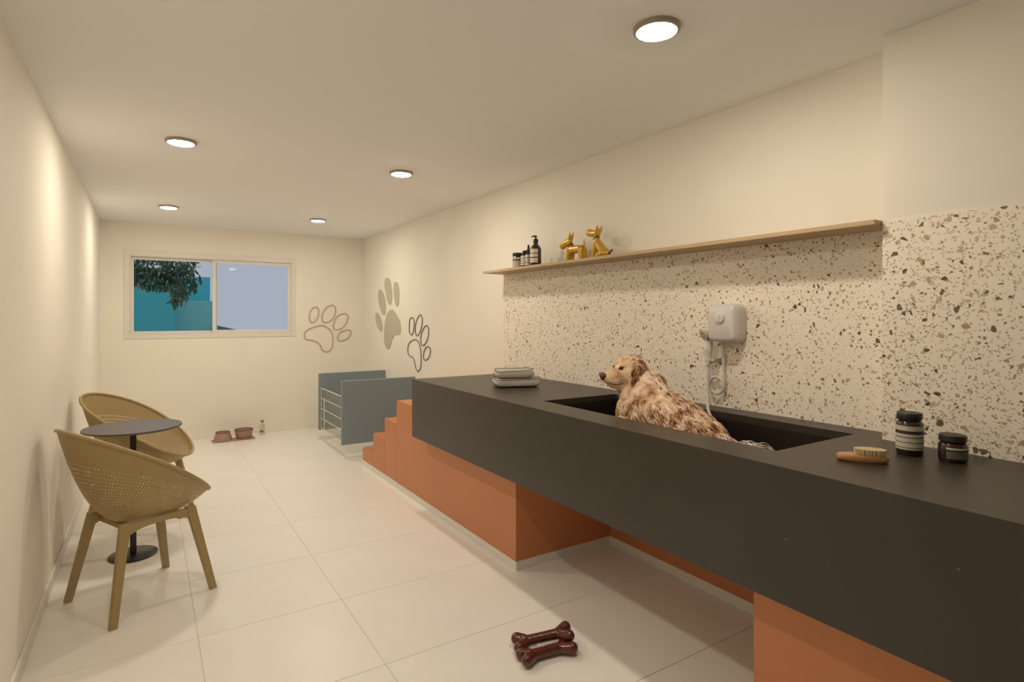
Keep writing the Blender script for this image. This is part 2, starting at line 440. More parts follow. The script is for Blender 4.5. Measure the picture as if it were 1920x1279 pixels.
# ---------------------------------------------------------------- outside
struct('ground', box(-30, 40, YB + 0.2, 60, -0.6, -0.5), M['ground'], smooth=False)
b = thing('teal_building', 'flat-topped turquoise building seen through the left window pane', 'building', (0.3, 15, -0.5))
obj('front_block', box(-4, 0.504, 14, 17, -0.5, 2.165), M['teal'], b, world=True, smooth=False)
obj('side_block', box(0.504, 1.25, 14.35, 17, -0.5, 1.69), M['teal2'], b, world=True, smooth=False, bevel=0.01)['label'] = 'paler low turquoise block'
obj('upper_block', box(0.45, 1.25, 15.3, 17, -0.5, 2.275), M['teal3'], b, world=True, smooth=False)['label'] = 'bluer upper block set back'
obj('parapet', box(-4.02, 0.52, 13.97, 14.1, 2.165, 2.19), M['teal2'], b, world=True, smooth=False)
b = thing('far_roof', 'grey-green sloping roof at the bottom of the right window pane', 'roof', (1.6, 15, 0))
bm = bmesh.new()
pr = [(1.27, 1.15), (1.9, 0.99), (1.9, 0.90), (1.27, 0.90)]
va = [bm.verts.new((x, 14.0, z)) for x, z in pr]; vb = [bm.verts.new((x, 17, z)) for x, z in pr]
bm.faces.new(va); bm.faces.new(vb[::-1])
for i in range(4): bm.faces.new((va[i], va[(i + 1) % 4], vb[(i + 1) % 4], vb[i]))
obj('roof_slab', bm, M['roof'], b, world=True, smooth=False)
obj('wall_block', box(1.30, 1.88, 14.05, 16.9, -0.5, 0.92), M['roof'], b, world=True, smooth=False)

tree = thing('tree', 'leafy tree branch hanging across the upper left window pane', 'tree', (-1.2, 8.9, -0.5))
Yt = 8.7
def bpx(x, y, dy=0.0): return atY(x, y, Yt + dy)
obj('trunk', tube(smooth_open([(-1.2, 8.95, -0.5), (-1.15, 8.9, 0.8), (-1.05, 8.85, 1.9), (-0.9, 8.8, 2.9)], 5), 0.09, seg=10), M['bark'], tree, world=True)
branches = [
    [(-1.02, 8.85, 2.1), bpx(240, 500), bpx(290, 505), bpx(330, 530), bpx(345, 560)],
    [(-0.98, 8.83, 2.4), bpx(240, 470), bpx(300, 480), bpx(350, 500), bpx(378, 500)],
    [bpx(300, 495), bpx(320, 505), bpx(340, 535), bpx(352, 545)],
    [(-1.05, 8.85, 1.8), bpx(240, 528), bpx(265, 540), bpx(300, 547), bpx(328, 545)],
    [bpx(330, 495), bpx(352, 520), bpx(368, 532), bpx(380, 533)],
]
leaf_spots = []
for br in branches:
    pts = smooth_open(br, 8)
    obj('branch', tube(pts, [0.014 * (1 - 0.75 * i / len(pts)) for i in range(len(pts))], seg=6), M['bark'], tree, world=True)
for _ in range(760):
    # leaf cloud in the same plane as the branch
    while True:
        x = R.uniform(246, 376); yv = R.uniform(482, 570)
        if yv < 540 - 0.002 * (x - 320) ** 2 + 0 and x < 365: break
        if 322 < x < 352 and yv < 568: break
        if 350 < x < 378 and 515 < yv < 542 and R.random() < 0.3: break
    leaf_spots.append(bpx(x, yv, R.uniform(-0.22, 0.25)))
for _ in range(120): leaf_spots.append(Vector((R.uniform(-1.1, -0.2), Yt + R.uniform(-.3, .3), R.uniform(2.0, 2.7))))
leaf_me = []
for k in range(4):
    bm = bmesh.new(); L = 0.075 + 0.012 * k; W = 0.014 + 0.003 * k
    row = []
    for i, (t, ww) in enumerate(((0, 0.05), (0.25, 0.8), (0.55, 1.0), (0.85, 0.5), (1, 0.03))):
        zc = -0.25 * L * t * t
        row.append([bm.verts.new((t * L, -W * ww, zc + 0.004 * ww)), bm.verts.new((t * L, 0, zc)), bm.verts.new((t * L, W * ww, zc + 0.004 * ww))])
    for i in range(4):
        for j in range(2): bm.faces.new((row[i][j], row[i][j + 1], row[i + 1][j + 1], row[i + 1][j]))
    me = bpy.data.meshes.new('leaf'); bm.to_mesh(me); bm.free(); me.materials.append(M['leaf'] if k < 3 else M['leaf2']); leaf_me.append(me)
TM = WM['tree'].inverted()
rest = bmesh.new()
for i, p in enumerate(leaf_spots):
    rot = Matrix.Rotation(R.uniform(0, 2 * PI), 4, 'Z') @ Matrix.Rotation(R.uniform(0.1, 1.5), 4, 'Y') @ Matrix.Rotation(R.uniform(-1, 1), 4, 'X')
    me = leaf_me[R.choice((0, 0, 1, 1, 2, 3))]
    mx = TM @ Matrix.Translation(p) @ rot
    if i < 290:
        o = bpy.data.objects.new('leaf', me); COL.objects.link(o); o.parent = tree; o.matrix_local = mx
    else:
        tmp = bmesh.new(); tmp.from_mesh(me); bmesh.ops.transform(tmp, matrix=mx, verts=tmp.verts)
        t2 = bpy.data.meshes.new('t'); tmp.to_mesh(t2); tmp.free(); rest.from_mesh(t2); bpy.data.meshes.remove(t2)
o = obj('foliage', rest, M['leaf'], tree); o['kind'] = 'stuff'

# ---------------------------------------------------------------- counter with basin
sx0, sx1, sy0, sy1, sz = 1.70, 2.180, 1.082, 2.360, 0.60
ct = thing('wash_counter', 'long black stone wash counter with a sunken basin along the terrazzo wall', 'counter', (1.9, 2.0, CB))
y0c, y1c = YF, 3.668
bm = bmesh.new()
T = 0.03
XE = XR - 0.004
# outer skin: top frame, front, underside, left end
bm_box(bm, XC, sx0, y0c, y1c, CT - T, CT); bm_box(bm, sx0, XE, sy1, y1c, CT - T, CT)
bm_box(bm, sx0, PX - 0.005, y0c, sy0, CT - T, CT); bm_box(bm, PX - 0.005, XE, PY, sy0, CT - T, CT)
bm_box(bm, sx1, XE, sy0, sy1, CT - T, CT)
obj('worktop', bm, M['counter'], ct, world=True, smooth=False)
obj('front_panel', box(XC, XC + T, y0c, y1c, CB, CT - T), M['counter'], ct, world=True, smooth=False)
obj('end_panel', box(XC + T, XE, y1c - T, y1c, CB, CT - T), M['counter'], ct, world=True, smooth=False)
bm = bmesh.new(); bm_box(bm, XC + T, PX - 0.005, y0c, y1c - T, CB, CB + 0.02); bm_box(bm, PX - 0.005, XE, PY, y1c - T, CB, CB + 0.02)
obj('underside', bm, M['bounceboard'], ct, world=True, smooth=False)  # unseen face, made pale to throw light back onto floor and cabinet side
M['basin'] = mat('basin_stone', (0.020, 0.015, 0.012), 0.30)
bm = bmesh.new()
bm_box(bm, sx0 - 0.02, sx1 + 0.02, sy0 - 0.02, sy1 + 0.02, sz - 0.02, sz)
bm_box(bm, sx0 - 0.02, sx0, sy0 - 0.02, sy1 + 0.02, sz, CT - T); bm_box(bm, sx1, sx1 + 0.02, sy0 - 0.02, sy1 + 0.02, sz, CT - T)
bm_box(bm, sx0, sx1, sy0 - 0.02, sy0, sz, CT - T); bm_box(bm, sx0, sx1, sy1, sy1 + 0.02, sz, CT - T)
obj('basin', bm, M['basin'], ct, world=True, smooth=False)
obj('drain', lathe([(0.0, 0.004), (0.022, 0.004), (0.03, 0.0), (0.03, -0.001)], c=(1.95, 2.2, sz)), M['chrome'], ct, world=True)

# ---------------------------------------------------------------- orange cabinets and steps
XW = XR
CTB = CB - 0.002
cab = thing('base_cabinet', 'long orange cabinet with tall steps carrying the far end of the black counter', 'cabinet', (1.95, 3.5, zs))
bm = bmesh.new()
pr = [(2.527, zs), (4.238, zs), (4.238, 0.691), (3.672, 0.691), (3.672, CTB), (2.527, CTB)]
va = [bm.verts.new((XB, y_, z_)) for y_, z_ in pr]; vb = [bm.verts.new((XW - 0.001, y_, z_)) for y_, z_ in pr]
bm.faces.new(va); bm.faces.new(vb[::-1])
for i in range(6): bm.faces.new((va[i], va[(i + 1) % 6], vb[(i + 1) % 6], vb[i]))
obj('carcass', bm, M['orange'], cab, world=True, smooth=False, bevel=0.0015)
obj('step', box(XB, XW - 0.001, 4.240, 4.508, zs, 0.513), M['orange'], cab, world=True, smooth=False, bevel=0.003)
cab2 = thing('step_cabinet', 'lowest two orange steps at the far end of the cabinet row', 'steps', (1.95, 4.8, zs))
obj('step', box(XB, XW - 0.001, 4.512, 4.787, zs, 0.342), M['orange'], cab2, world=True, smooth=False, bevel=0.003)
obj('step', box(XB, XW - 0.001, 4.787, 5.075, zs, 0.166), M['orange'], cab2, world=True, smooth=False, bevel=0.003)
cab3 = thing('base_cabinet', 'orange cabinet under the near end of the black counter, right edge of the photo', 'cabinet', (1.9, 0.2, zs))
obj('carcass', box(XB, PX - 0.001, YF, 1.124, zs, CTB), M['orange'], cab3, world=True, smooth=False, bevel=0.0015)
obj('side_return', box(PX, XW - 0.001, PY, 1.124, zs, CTB), M['orange'], cab3, world=True, smooth=False)
tag(obj('back_panel', box(XR - 0.006, XR, 1.127, 2.525, zs, CTB), M['orange'], smooth=False), 'narrow orange back panel low on the wall in the gap between the two cabinets', 'panel')

# ---------------------------------------------------------------- blue stall
st = thing('wash_stall', 'low stall of two slate-blue panels with a clear gate beside the orange steps', 'stall', (1.9, 5.9, 0.11))
for yy in (5.45, 6.317):
    obj('side_panel', box(1.562, XR, yy, yy + 0.040, 0.117, 0.729), M['blue'], st, world=True, smooth=False, bevel=0.003)
gate = obj('gate', box(1.585, 1.589, 5.492, 6.315, 0.130, 0.575), M['acrylic'], st, world=True, smooth=False)
bars = [0.572, 0.463, 0.352, 0.245, 0.136]
for z in bars:
    obj('bar', tube([(1.583, 5.492, z), (1.583, 6.315, z)], 0.0042 if z == bars[0] else 0.0032, seg=8), M['bead'], gate, world=False)
obj('gate_post', tube([(1.583, 6.308, 0.13), (1.583, 6.308, 0.572)], 0.003, seg=8), M['bead'], gate)
obj('hinge_strip', box(1.579, 1.585, 6.165, 6.195, 0.13, 0.462), M['white'], gate, smooth=False, bevel=0.001)
for z in (0.16, 0.19, 0.26, 0.31, 0.37, 0.42):
    obj('hinge_knuckle', tube([(1.577, 6.168, z), (1.577, 6.192, z)], 0.007, seg=8), M['chrome'], gate)
for o in gate.children: o.matrix_local = Matrix.Identity(4)
# gate mesh lives in stall space; its children were built in world space
for o in gate.children: o.data.transform(WM['wash_stall'].inverted())

# ---------------------------------------------------------------- shelf
tag(obj('wall_shelf', box(2.122, XR, 0.986, 3.726, 1.669, 1.686), M['wood'], smooth=False, bevel=0.0012), 'long pale oak wall shelf above the terrazzo', 'shelf')
SH = 1.686

# ---------------------------------------------------------------- ceiling lights
lights = [(1.457, 1.366, 'round ceiling light nearest the camera, above the counter'),
          (0.157, 3.678, 'larger-looking round ceiling light on the left, over the cafe chairs'),
          (1.457, 3.680, 'round ceiling light in the middle of the right-hand row'),
          (0.157, 5.930, 'round ceiling light on the left nearest the window wall'),
          (1.457, 5.935, 'round ceiling light at the far end of the right-hand row'),
          (0.157, 1.366, 'round ceiling light just above the top edge of the photo')]
ring = [(0.064, -0.004), (0.0645, -0.0155), (0.071, -0.017), (0.077, -0.014), (0.079, 0.0), (0.064, 0.0), (0.064, -0.004)]
l0 = None
for (x, yy, lb) in lights:
    if l0 is None:
        l0 = thing('ceiling_light', lb, 'ceiling light', (x, yy, H), 0, 'round ceiling lights')
        obj('trim_ring', lathe(ring, seg=48), M['trimring'], l0)
        obj('diffuser', lathe([(0.0, -0.0215), (0.03, -0.0212), (0.050, -0.0205), (0.058, -0.0192), (0.0625, -0.0165), (0.0635, -0.002)], seg=48), M['lamp'], l0)
    else:
        r = l0.copy(); COL.objects.link(r); r.location = (x, yy, H); r['label'] = lb
        for ch in l0.children:
            c = ch.copy(); COL.objects.link(c); c.parent = r

# ---------------------------------------------------------------- wall paws
def paw(name, label, scale, ox, oy, shapes, where, m, filled):
    pts_all = []
    def pr(px, py):
        X, Y = ox + px / scale, oy + py / scale
        return atX(X, Y, XR) if where == 'right' else atY(X, Y, YB)
    nrm = Vector((-1, 0, 0)) if where == 'right' else Vector((0, -1, 0))
    sh = [smooth_closed([pr(*p) for p in s], 5) for s in shapes]
    c = sum((p for s in sh for p in s), Vector()) / sum(len(s) for s in sh)
    t = thing(name, label, 'wall decoration', tuple(c))
    for i, s in enumerate(sh):
        nm = 'pad' if i == len(sh) - 1 else 'toe'
        if filled:
            bm = bmesh.new()
            a = [bm.verts.new(p) for p in s]; b2 = [bm.verts.new(p + nrm * 0.006) for p in s]
            bm.faces.new(b2); n = len(a)
            for k in range(n): bm.faces.new((a[k], a[(k + 1) % n], b2[(k + 1) % n], b2[k]))
            obj(nm, bm, m, t, world=True, smooth=False)
        else:
            obj(nm, tube([p + nrm * 0.005 for p in s], 0.0048 if where == 'right' else 0.0062, seg=8, closed=True), m, t, world=True)
paw('paw_print', 'solid taupe paw print on the right wall next to the far corner', 731 / 120, 700, 500, [
    [(45, 525), (75, 560), (100, 630), (108, 700), (97, 742), (75, 730), (45, 670), (30, 600), (30, 550)],
    [(80, 262), (110, 290), (135, 370), (145, 460), (138, 530), (122, 557), (100, 530), (70, 430), (60, 340), (65, 280)],
    [(160, 128), (190, 150), (210, 230), (218, 330), (212, 400), (195, 438), (170, 410), (145, 300), (133, 210), (138, 150)],
    [(262, 175), (285, 200), (298, 280), (298, 360), (290, 430), (275, 457), (255, 420), (240, 330), (235, 240), (242, 190)],
    [(212, 490), (250, 520), (290, 590), (310, 640), (315, 700), (305, 770), (250, 782), (220, 830), (200, 900), (178, 945), (145, 915), (130, 850), (130, 740), (138, 630), (165, 530)]],
    'right', M['pawtan'], True)
paw('paw_outline', 'dark grey outline paw print on the right wall above the blue stall', 731 / 120, 700, 500, [
    [(443, 580), (465, 600), (470, 660), (462, 740), (440, 782), (418, 750), (415, 680), (422, 610)],
    [(540, 550), (562, 590), (560, 660), (540, 740), (508, 790), (487, 760), (485, 690), (500, 610)],
    [(610, 672), (635, 710), (632, 790), (610, 860), (572, 903), (548, 870), (548, 800), (570, 720)],
    [(628, 912), (655, 940), (652, 1000), (630, 1050), (598, 1068), (577, 1040), (582, 980), (600, 930)],
    [(480, 832), (510, 850), (535, 900), (548, 980), (550, 1070), (545, 1150), (515, 1195), (490, 1160), (475, 1090), (455, 1040), (415, 1015), (398, 970), (403, 900), (430, 855)]],
    'right', M['pawdark'], False)
paw('paw_outline', 'brown outline paw print on the back wall right of the window', 1181 / 120, 560, 550, [
    [(310, 258), (350, 270), (368, 340), (352, 430), (310, 510), (260, 540), (210, 515), (195, 440), (210, 350), (250, 280)],
    [(610, 222), (665, 245), (680, 310), (655, 420), (590, 505), (500, 540), (440, 510), (428, 430), (460, 330), (530, 250)],
    [(845, 378), (895, 400), (905, 460), (870, 560), (800, 640), (710, 675), (650, 655), (638, 580), (680, 470), (760, 395)],
    [(890, 675), (950, 690), (958, 740), (910, 820), (840, 865), (760, 880), (718, 850), (720, 790), (780, 715)],
    [(400, 595), (480, 610), (560, 660), (610, 730), (628, 830), (620, 960), (595, 1030), (540, 1075), (470, 1070), (425, 1030), (400, 960), (330, 900), (230, 865), (140, 855), (108, 810), (108, 730), (170, 670), (290, 620)]],
    'back', M['pawbrown'], False)

# ---------------------------------------------------------------- chairs
def shell_point(th, t, off=0.0):
    c, s = math.cos(th), math.sin(th)
    xr = -0.02 + 0.31 * c; yr = 0.285 * s
    q = (xr + 0.33) / 0.62
    zr = 0.848 - 0.402 * q + 0.025 * math.sin(PI * q)
    back = 0.5 - 0.5 * c
    e = 2.15 + 0.75 * back
    g = t ** 0.88
    x = 0.02 + (xr - 0.02) * g; y2 = yr * g
    z = 0.370 + (zr - 0.370) * (t ** e)
    return Vector((x, y2, z))
def shell_mesh():
    NTH, NR = 72, 22
    bm = bmesh.new(); uvl = bm.loops.layers.uv.new('UVMap')
    cols = [[bm.verts.new(shell_point(2 * PI * i / NTH, max(0.02, j / NR))) for j in range(NR + 1)] for i in range(NTH)]
    for i in range(NTH):
        for j in range(NR):
            f = bm.faces.new((cols[i][j], cols[(i + 1) % NTH][j], cols[(i + 1) % NTH][j + 1], cols[i][j + 1]))
            for lp, (a, b2) in zip(f.loops, ((i, j), (i + 1, j), (i + 1, j + 1), (i, j + 1))):
                lp[uvl].uv = (a / NTH * 120, b2 / NR * 46)
    cap = bm.faces.new([cols[i][0] for i in range(NTH)])
    me = bpy.data.meshes.new('seat_shell'); bm.to_mesh(me); bm.free(); me.materials.append(M['perf'])
    me.polygons.foreach_set('use_smooth', [True] * len(me.polygons)); return me
def leg_bm(sx, sy):
    bm = bmesh.new()
    top = Vector((0.145 * sx, 0.155 * sy, 0.418)); bot = Vector((0.222 * sx, 0.222 * sy, 0.0))
    rings = []
    for k in range(6):
        t = k / 5; p = top.lerp(bot, t); w = 0.021 - 0.006 * t; d = 0.015 - 0.002 * t
        # wide side faces along the chair
        u = Vector((sx, -0.0, 0)); v = Vector((0, sy, 0))
        rings.append([bm.verts.new(p + u * a * w + v * b2 * d) for a, b2 in ((-1, -1), (1, -1), (1, 1), (-1, 1))])
    for k in range(5):
        for j in range(4): bm.faces.new((rings[k][j], rings[k][(j + 1) % 4], rings[k + 1][(j + 1) % 4], rings[k + 1][j]))
    bm.faces.new(rings[0]); bm.faces.new(rings[-1]); return bm
def side_rail(sy):
    bm = bmesh.new(); pts = []
    n = 14; prev = None
    for k in range(n + 1):
        t = k / n; x = -0.150 + 0.300 * t
        edge = abs(2 * t - 1) ** 3
        zt = 0.412; zb = 0.386 - 0.035 * edge
        yv = 0.157 * sy
        ringv = [bm.verts.new((x, yv + d, z)) for d, z in ((-0.012, zb), (0.012, zb), (0.012, zt), (-0.012, zt))]
        if prev:
            for j in range(4): bm.faces.new((prev[j], prev[(j + 1) % 4], ringv[(j + 1) % 4], ringv[j]))
        else: bm.faces.new(ringv)
        prev = ringv
    bm.faces.new(prev); return bm
def make_chair(label, loc, rz):
    t = thing('tub_chair', label, 'chair', loc, rz, 'perforated tub chairs')
    o = obj('seat_shell', shell_mesh(), M['perf'], t)
    rim = [shell_point(2 * PI * i / 72, 1.0) for i in range(72)]
    obj('rim', tube(rim, 0.0085, seg=8, closed=True), M['chair'], t)
    for sx in (1, -1):
        for sy in (1, -1): obj('leg', leg_bm(sx, sy), M['chair'], t, smooth=False, bevel=0.003)
    for sy in (1, -1): obj('side_rail', side_rail(sy), M['chair'], t, bevel=0.002)
    obj('cross_rail', box(-0.12, -0.095, -0.15, 0.15, 0.366, 0.388), M['chair'], t, smooth=False, bevel=0.002)
    obj('cross_rail', box(0.095, 0.12, -0.15, 0.15, 0.366, 0.388), M['chair'], t, smooth=False, bevel=0.002)
    return t
ch1 = make_chair('tan perforated tub chair in front of the small round table, seen from its outer side', (-0.0225, 3.290, 0), math.radians(25.5))
ch2 = ch1.copy(); COL.objects.link(ch2); ch2.location = (-0.030, 4.418, 0); ch2.rotation_euler = (0, 0, math.radians(-24))
ch2['label'] = 'tan perforated tub chair behind the small round table, its inside facing us'
for ch in ch1.children:
    c = ch.copy(); COL.objects.link(c); c.parent = ch2

# ---------------------------------------------------------------- bistro table
tb = thing('bistro_table', 'small round black pedestal table between the two tan chairs', 'table', (-0.069, 3.868, 0))
obj('table_top', lathe([(0, 0.716), (0.234, 0.716), (0.240, 0.719), (0.240, 0.725), (0.238, 0.728), (0, 0.728)], seg=64), M['tabletop'], tb)
obj('column', box(-0.0155, 0.0155, -0.0155, 0.0155, 0.008, 0.714), M['blackmetal'], tb, smooth=False, bevel=0.003)
obj('base_plate', lathe([(0, 0), (0.118, 0), (0.120, 0.003), (0.119, 0.007), (0.116, 0.009), (0, 0.009)], seg=64), M['blackmetal'], tb)
obj('mounting_plate', lathe([(0, 0.708), (0.06, 0.708), (0.06, 0.716), (0, 0.716)], seg=24), M['blackmetal'], tb)

# ---------------------------------------------------------------- feeding bowls and bottle by the back wall
tr = tag(obj('feeding_tray', box(0.58, 1.0, 6.80, 6.97, 0.0, 0.008), M['bowl'], smooth=False, bevel=0.004), 'low pinkish-brown feeding tray on the floor by the back wall', 'tray')
bw = thing('pet_bowl', 'left pinkish-brown pet bowl, wider at its base, by the back wall', 'bowl', (0.685, 6.885, 0.008))
obj('bowl_body', lathe([(0.0, 0.0), (0.092, 0.0), (0.092, 0.004), (0.070, 0.085), (0.0, 0.085 - 0.055)][:4] + [(0.064, 0.085), (0.055, 0.045), (0.0, 0.035)], seg=40), M['bowl'], bw)
obj('bowl_rim', lathe([(0.062, 0.083), (0.066, 0.090), (0.072, 0.089), (0.073, 0.083), (0.062, 0.083)], seg=40), M['bowldark'], bw)
bw = thing('pet_bowl', 'right brown pet bowl, wider at its rim, by the back wall', 'bowl', (0.895, 6.895, 0.008))
obj('bowl_body', lathe([(0.0, 0.0), (0.074, 0.0), (0.078, 0.004), (0.092, 0.080), (0.094, 0.092), (0.087, 0.092), (0.078, 0.04), (0.0, 0.03)], seg=40), M['bowl'], bw)
obj('bowl_rim', lathe([(0.086, 0.090), (0.090, 0.098), (0.096, 0.096), (0.096, 0.088), (0.086, 0.090)], seg=40), M['bowldark'], bw)
bo = thing('glass_bottle', 'small clear glass bottle with dark cap on the floor by the back wall', 'bottle', (1.10, 7.0, 0))
obj('bottle_body', lathe([(0, 0.001), (0.026, 0.001), (0.029, 0.006), (0.029, 0.09), (0.022, 0.115), (0.013, 0.128), (0.013, 0.145)], seg=24), M['bottleglass'], bo)
obj('cap', lathe([(0, 0.165), (0.014, 0.165), (0.016, 0.162), (0.016, 0.142), (0.0, 0.142)], seg=24), M['pawdark'], bo)
obj('label_band', lathe([(0.0295, 0.03), (0.0295, 0.055)], seg=20, a0=3.4, a1=5.0), M['pawdark'], bo)

# ---------------------------------------------------------------- toy bones
def bone(label, a, b, roll, lift=0.0):
    a, b = Vector(a), Vector(b); d = b - a; L = d.length; c = (a + b) / 2
    t = thing('toy_bone', label, 'toy bone', (c.x, c.y, 0.0), 0, 'bone toys')
    d.normalize(); side = Vector((-d.y, d.x, 0)).normalized(); up = d.cross(side) * -1
    if up.z < 0: up = -up
    sd = (side * math.cos(roll) + up * math.sin(roll)).normalized()
    parts = [('c', [a + d * 0.03, c, b - d * 0.03], [0.0215, 0.0205, 0.0215])]
    for e, dd in ((a, -1), (b, 1)):
        for s in (-1, 1):
            parts.append(('c', [e - d * dd * 0.036 + sd * s * 0.008, e + d * dd * 0.000 + sd * s * 0.027], [0.019, 0.0240]))
    me = blobs(parts, 0.003, 4, 16)
    me.transform(WM[t.name].inverted()); me.materials.append(M['bone'])
    o = obj('bone_body', me, M['bone'], t, angle=180)
    return t, c
t1, c1 = bone('upper glossy brown toy bone, the far one of the two on the floor', (1.260, 1.925, 0.030), (1.450, 1.848, 0.056), 0.12)
t2, c2 = bone('lower glossy brown toy bone, the near one of the two on the floor', (1.232, 1.838, 0.026), (1.428, 1.808, 0.026), -0.10)
tp = atZ(1014, 1211, 0.040) - Vector((c1.x, c1.y, 0))
o = obj('paper_tag', box(-0.014, 0.014, -0.001, 0.0, -0.008, 0.008), M['paper'], t1, smooth=False); o.location = tp; o.rotation_euler = (-0.6, 0.05, -0.42); o['label'] = 'small white paper tag'
tp = atZ(1000, 1217, 0.032) - Vector((c1.x, c1.y, 0))
o = obj('paper_tag', box(-0.017, 0.017, -0.006, 0.006, 0.0, 0.0008), M['paper'], t1, smooth=False); o.location = tp; o.rotation_euler = (0.25, 0.05, -0.30)

# ---------------------------------------------------------------- towels
def towel(label, c, rz, L, D, h):
    t = thing('folded_towel', label, 'towel', c, rz, 'stacked folded towels')
    def layer(z0, hh, shrink, lift):
        bm = bmesh.new(); nx = 24; prof = []
        for k in range(20):
            a = 2 * PI * k / 20
            cy = math.copysign(abs(math.cos(a)) ** 0.45, math.cos(a)) * (D / 2 - shrink); cz = math.copysign(abs(math.sin(a)) ** 0.6, math.sin(a)) * hh / 2
            prof.append((cy, cz))
        rings = []
        for i in range(nx + 1):
            u = -1 + 2 * i / nx; x = u * (L / 2 - shrink)
            endf = (1 - abs(u) ** 10) ** 0.5 * 0.97 + 0.03
            lz = lift * max(0, u) ** 4
            rings.append([bm.verts.new((x, cy * (0.9 + 0.1 * endf) + R.uniform(-.0006, .0006), z0 + hh / 2 + cz * endf + lz + R.uniform(-.0005, .0005))) for cy, cz in prof])
        for i in range(nx):
            for k in range(20): bm.faces.new((rings[i][k], rings[i][(k + 1) % 20], rings[i + 1][(k + 1) % 20], rings[i + 1][k]))
        bm.faces.new(rings[0]); bm.faces.new(rings[-1]); return bm
    obj('towel_body', layer(0, h, 0.0, 0.004), M['towel'], t)
    # dark piping along the turned edge, rising at the right-hand corner
    y0 = -D / 2 + 0.004
    pts = [(-L / 2 + 0.004, y0 + 0.02, h * 0.80), (-L / 2 + 0.01, y0 - 0.002, h * 0.86), (-L * 0.2, y0 - 0.001, h * 0.90), (L * 0.15, y0, h * 0.93), (L * 0.36, y0 + 0.004, h * 1.0), (L * 0.48, y0 + 0.012, h * 1.16)]
    obj('piping', tube(smooth_open(pts, 6), 0.0019, seg=6), M['piping'], t)
    pts = [(-L / 2 + 0.004, y0 + 0.02, h * 0.82), (-L * 0.46, D * 0.25, h * 0.99), (-L * 0.2, D * 0.38, h * 1.0), (L * 0.2, D * 0.38, h * 1.0), (L * 0.44, D * 0.36, h * 1.02), (L * 0.48, y0 + 0.012, h * 1.16)]
    obj('piping', tube(smooth_open(pts, 6), 0.0019, seg=6), M['piping'], t)
    return t
towel('lower folded grey towel with dark piping on the black counter', (1.925, 2.965, CT), math.radians(-22), 0.275, 0.20, 0.052)
towel('upper folded grey towel with dark piping on top of the other towel', (1.915, 2.978, CT + 0.0525), math.radians(-22), 0.235, 0.18, 0.050)

# ---------------------------------------------------------------- jars and brush on the counter
CR, DK = (0.62, 0.57, 0.46), (0.045, 0.036, 0.03)
M['lab1'] = label_mat('striped_label', [(0.66, 0.80, DK), (0.50, 0.535, DK), (0.29, 0.32, DK), (0.07, 0.10, DK)], CR, tiny=(26, 0.22, (0.30, 0.26, 0.2)))
M['lab2'] = label_mat('dark_label', [(0.84, 1.01, (0.70, 0.66, 0.54)), (0.70, 0.84, (0.05, 0.045, 0.04))], (0.035, 0.030, 0.028), tiny=(8, 0.9, (0.42, 0.40, 0.35)))
M['lab3'] = label_mat('shelf_label', [(0.70, 0.76, DK), (0.42, 0.46, DK), (0.20, 0.26, DK)], (0.74, 0.68, 0.57))
M['lab4'] = label_mat('pump_label', [(0.66, 0.71, DK), (0.34, 0.42, DK), (0.1, 0.13, (0.3, 0.26, 0.2))], (0.78, 0.70, 0.60))
j = thing('tall_jar', 'tall amber jar with black lid and striped cream label by the terrazzo pier', 'jar', (2.010, 0.832, CT))
r = 0.0365
obj('jar_body', lathe([(0, 0), (r - 0.004, 0), (r, 0.005), (r, 0.098), (r - 0.003, 0.104), (r - 0.008, 0.107), (r - 0.008, 0.114), (0, 0.114)], seg=40), M['amber'], j)
obj('lid', lathe([(0, 0.1085), (r - 0.006, 0.1085), (r - 0.0025, 0.113), (r - 0.0025, 0.129), (r - 0.004, 0.131), (0, 0.131)], seg=40), M['cap'], j)
obj('label_band', lathe([(r + 0.0004, 0.019), (r + 0.0004, 0.092)], seg=40), M['lab1'], j)
j = thing('short_jar', 'short dark jar with black lid and fine-print label, rightmost on the counter', 'jar', (2.020, 0.722, CT))
r = 0.0365
obj('jar_body', lathe([(0, 0), (r - 0.004, 0), (r, 0.005), (r, 0.050), (r - 0.003, 0.056), (r - 0.008, 0.058), (r - 0.008, 0.062), (0, 0.062)], seg=40), M['amber'], j)
obj('lid', lathe([(0, 0.0585), (r - 0.006, 0.0585), (r - 0.002, 0.062), (r - 0.002, 0.078), (r - 0.004, 0.080), (0, 0.080)], seg=40), M['cap'], j)
obj('label_band', lathe([(r + 0.0004, 0.012), (r + 0.0004, 0.045)], seg=40, a0=3.05, a1=5.25), M['lab2'], j)

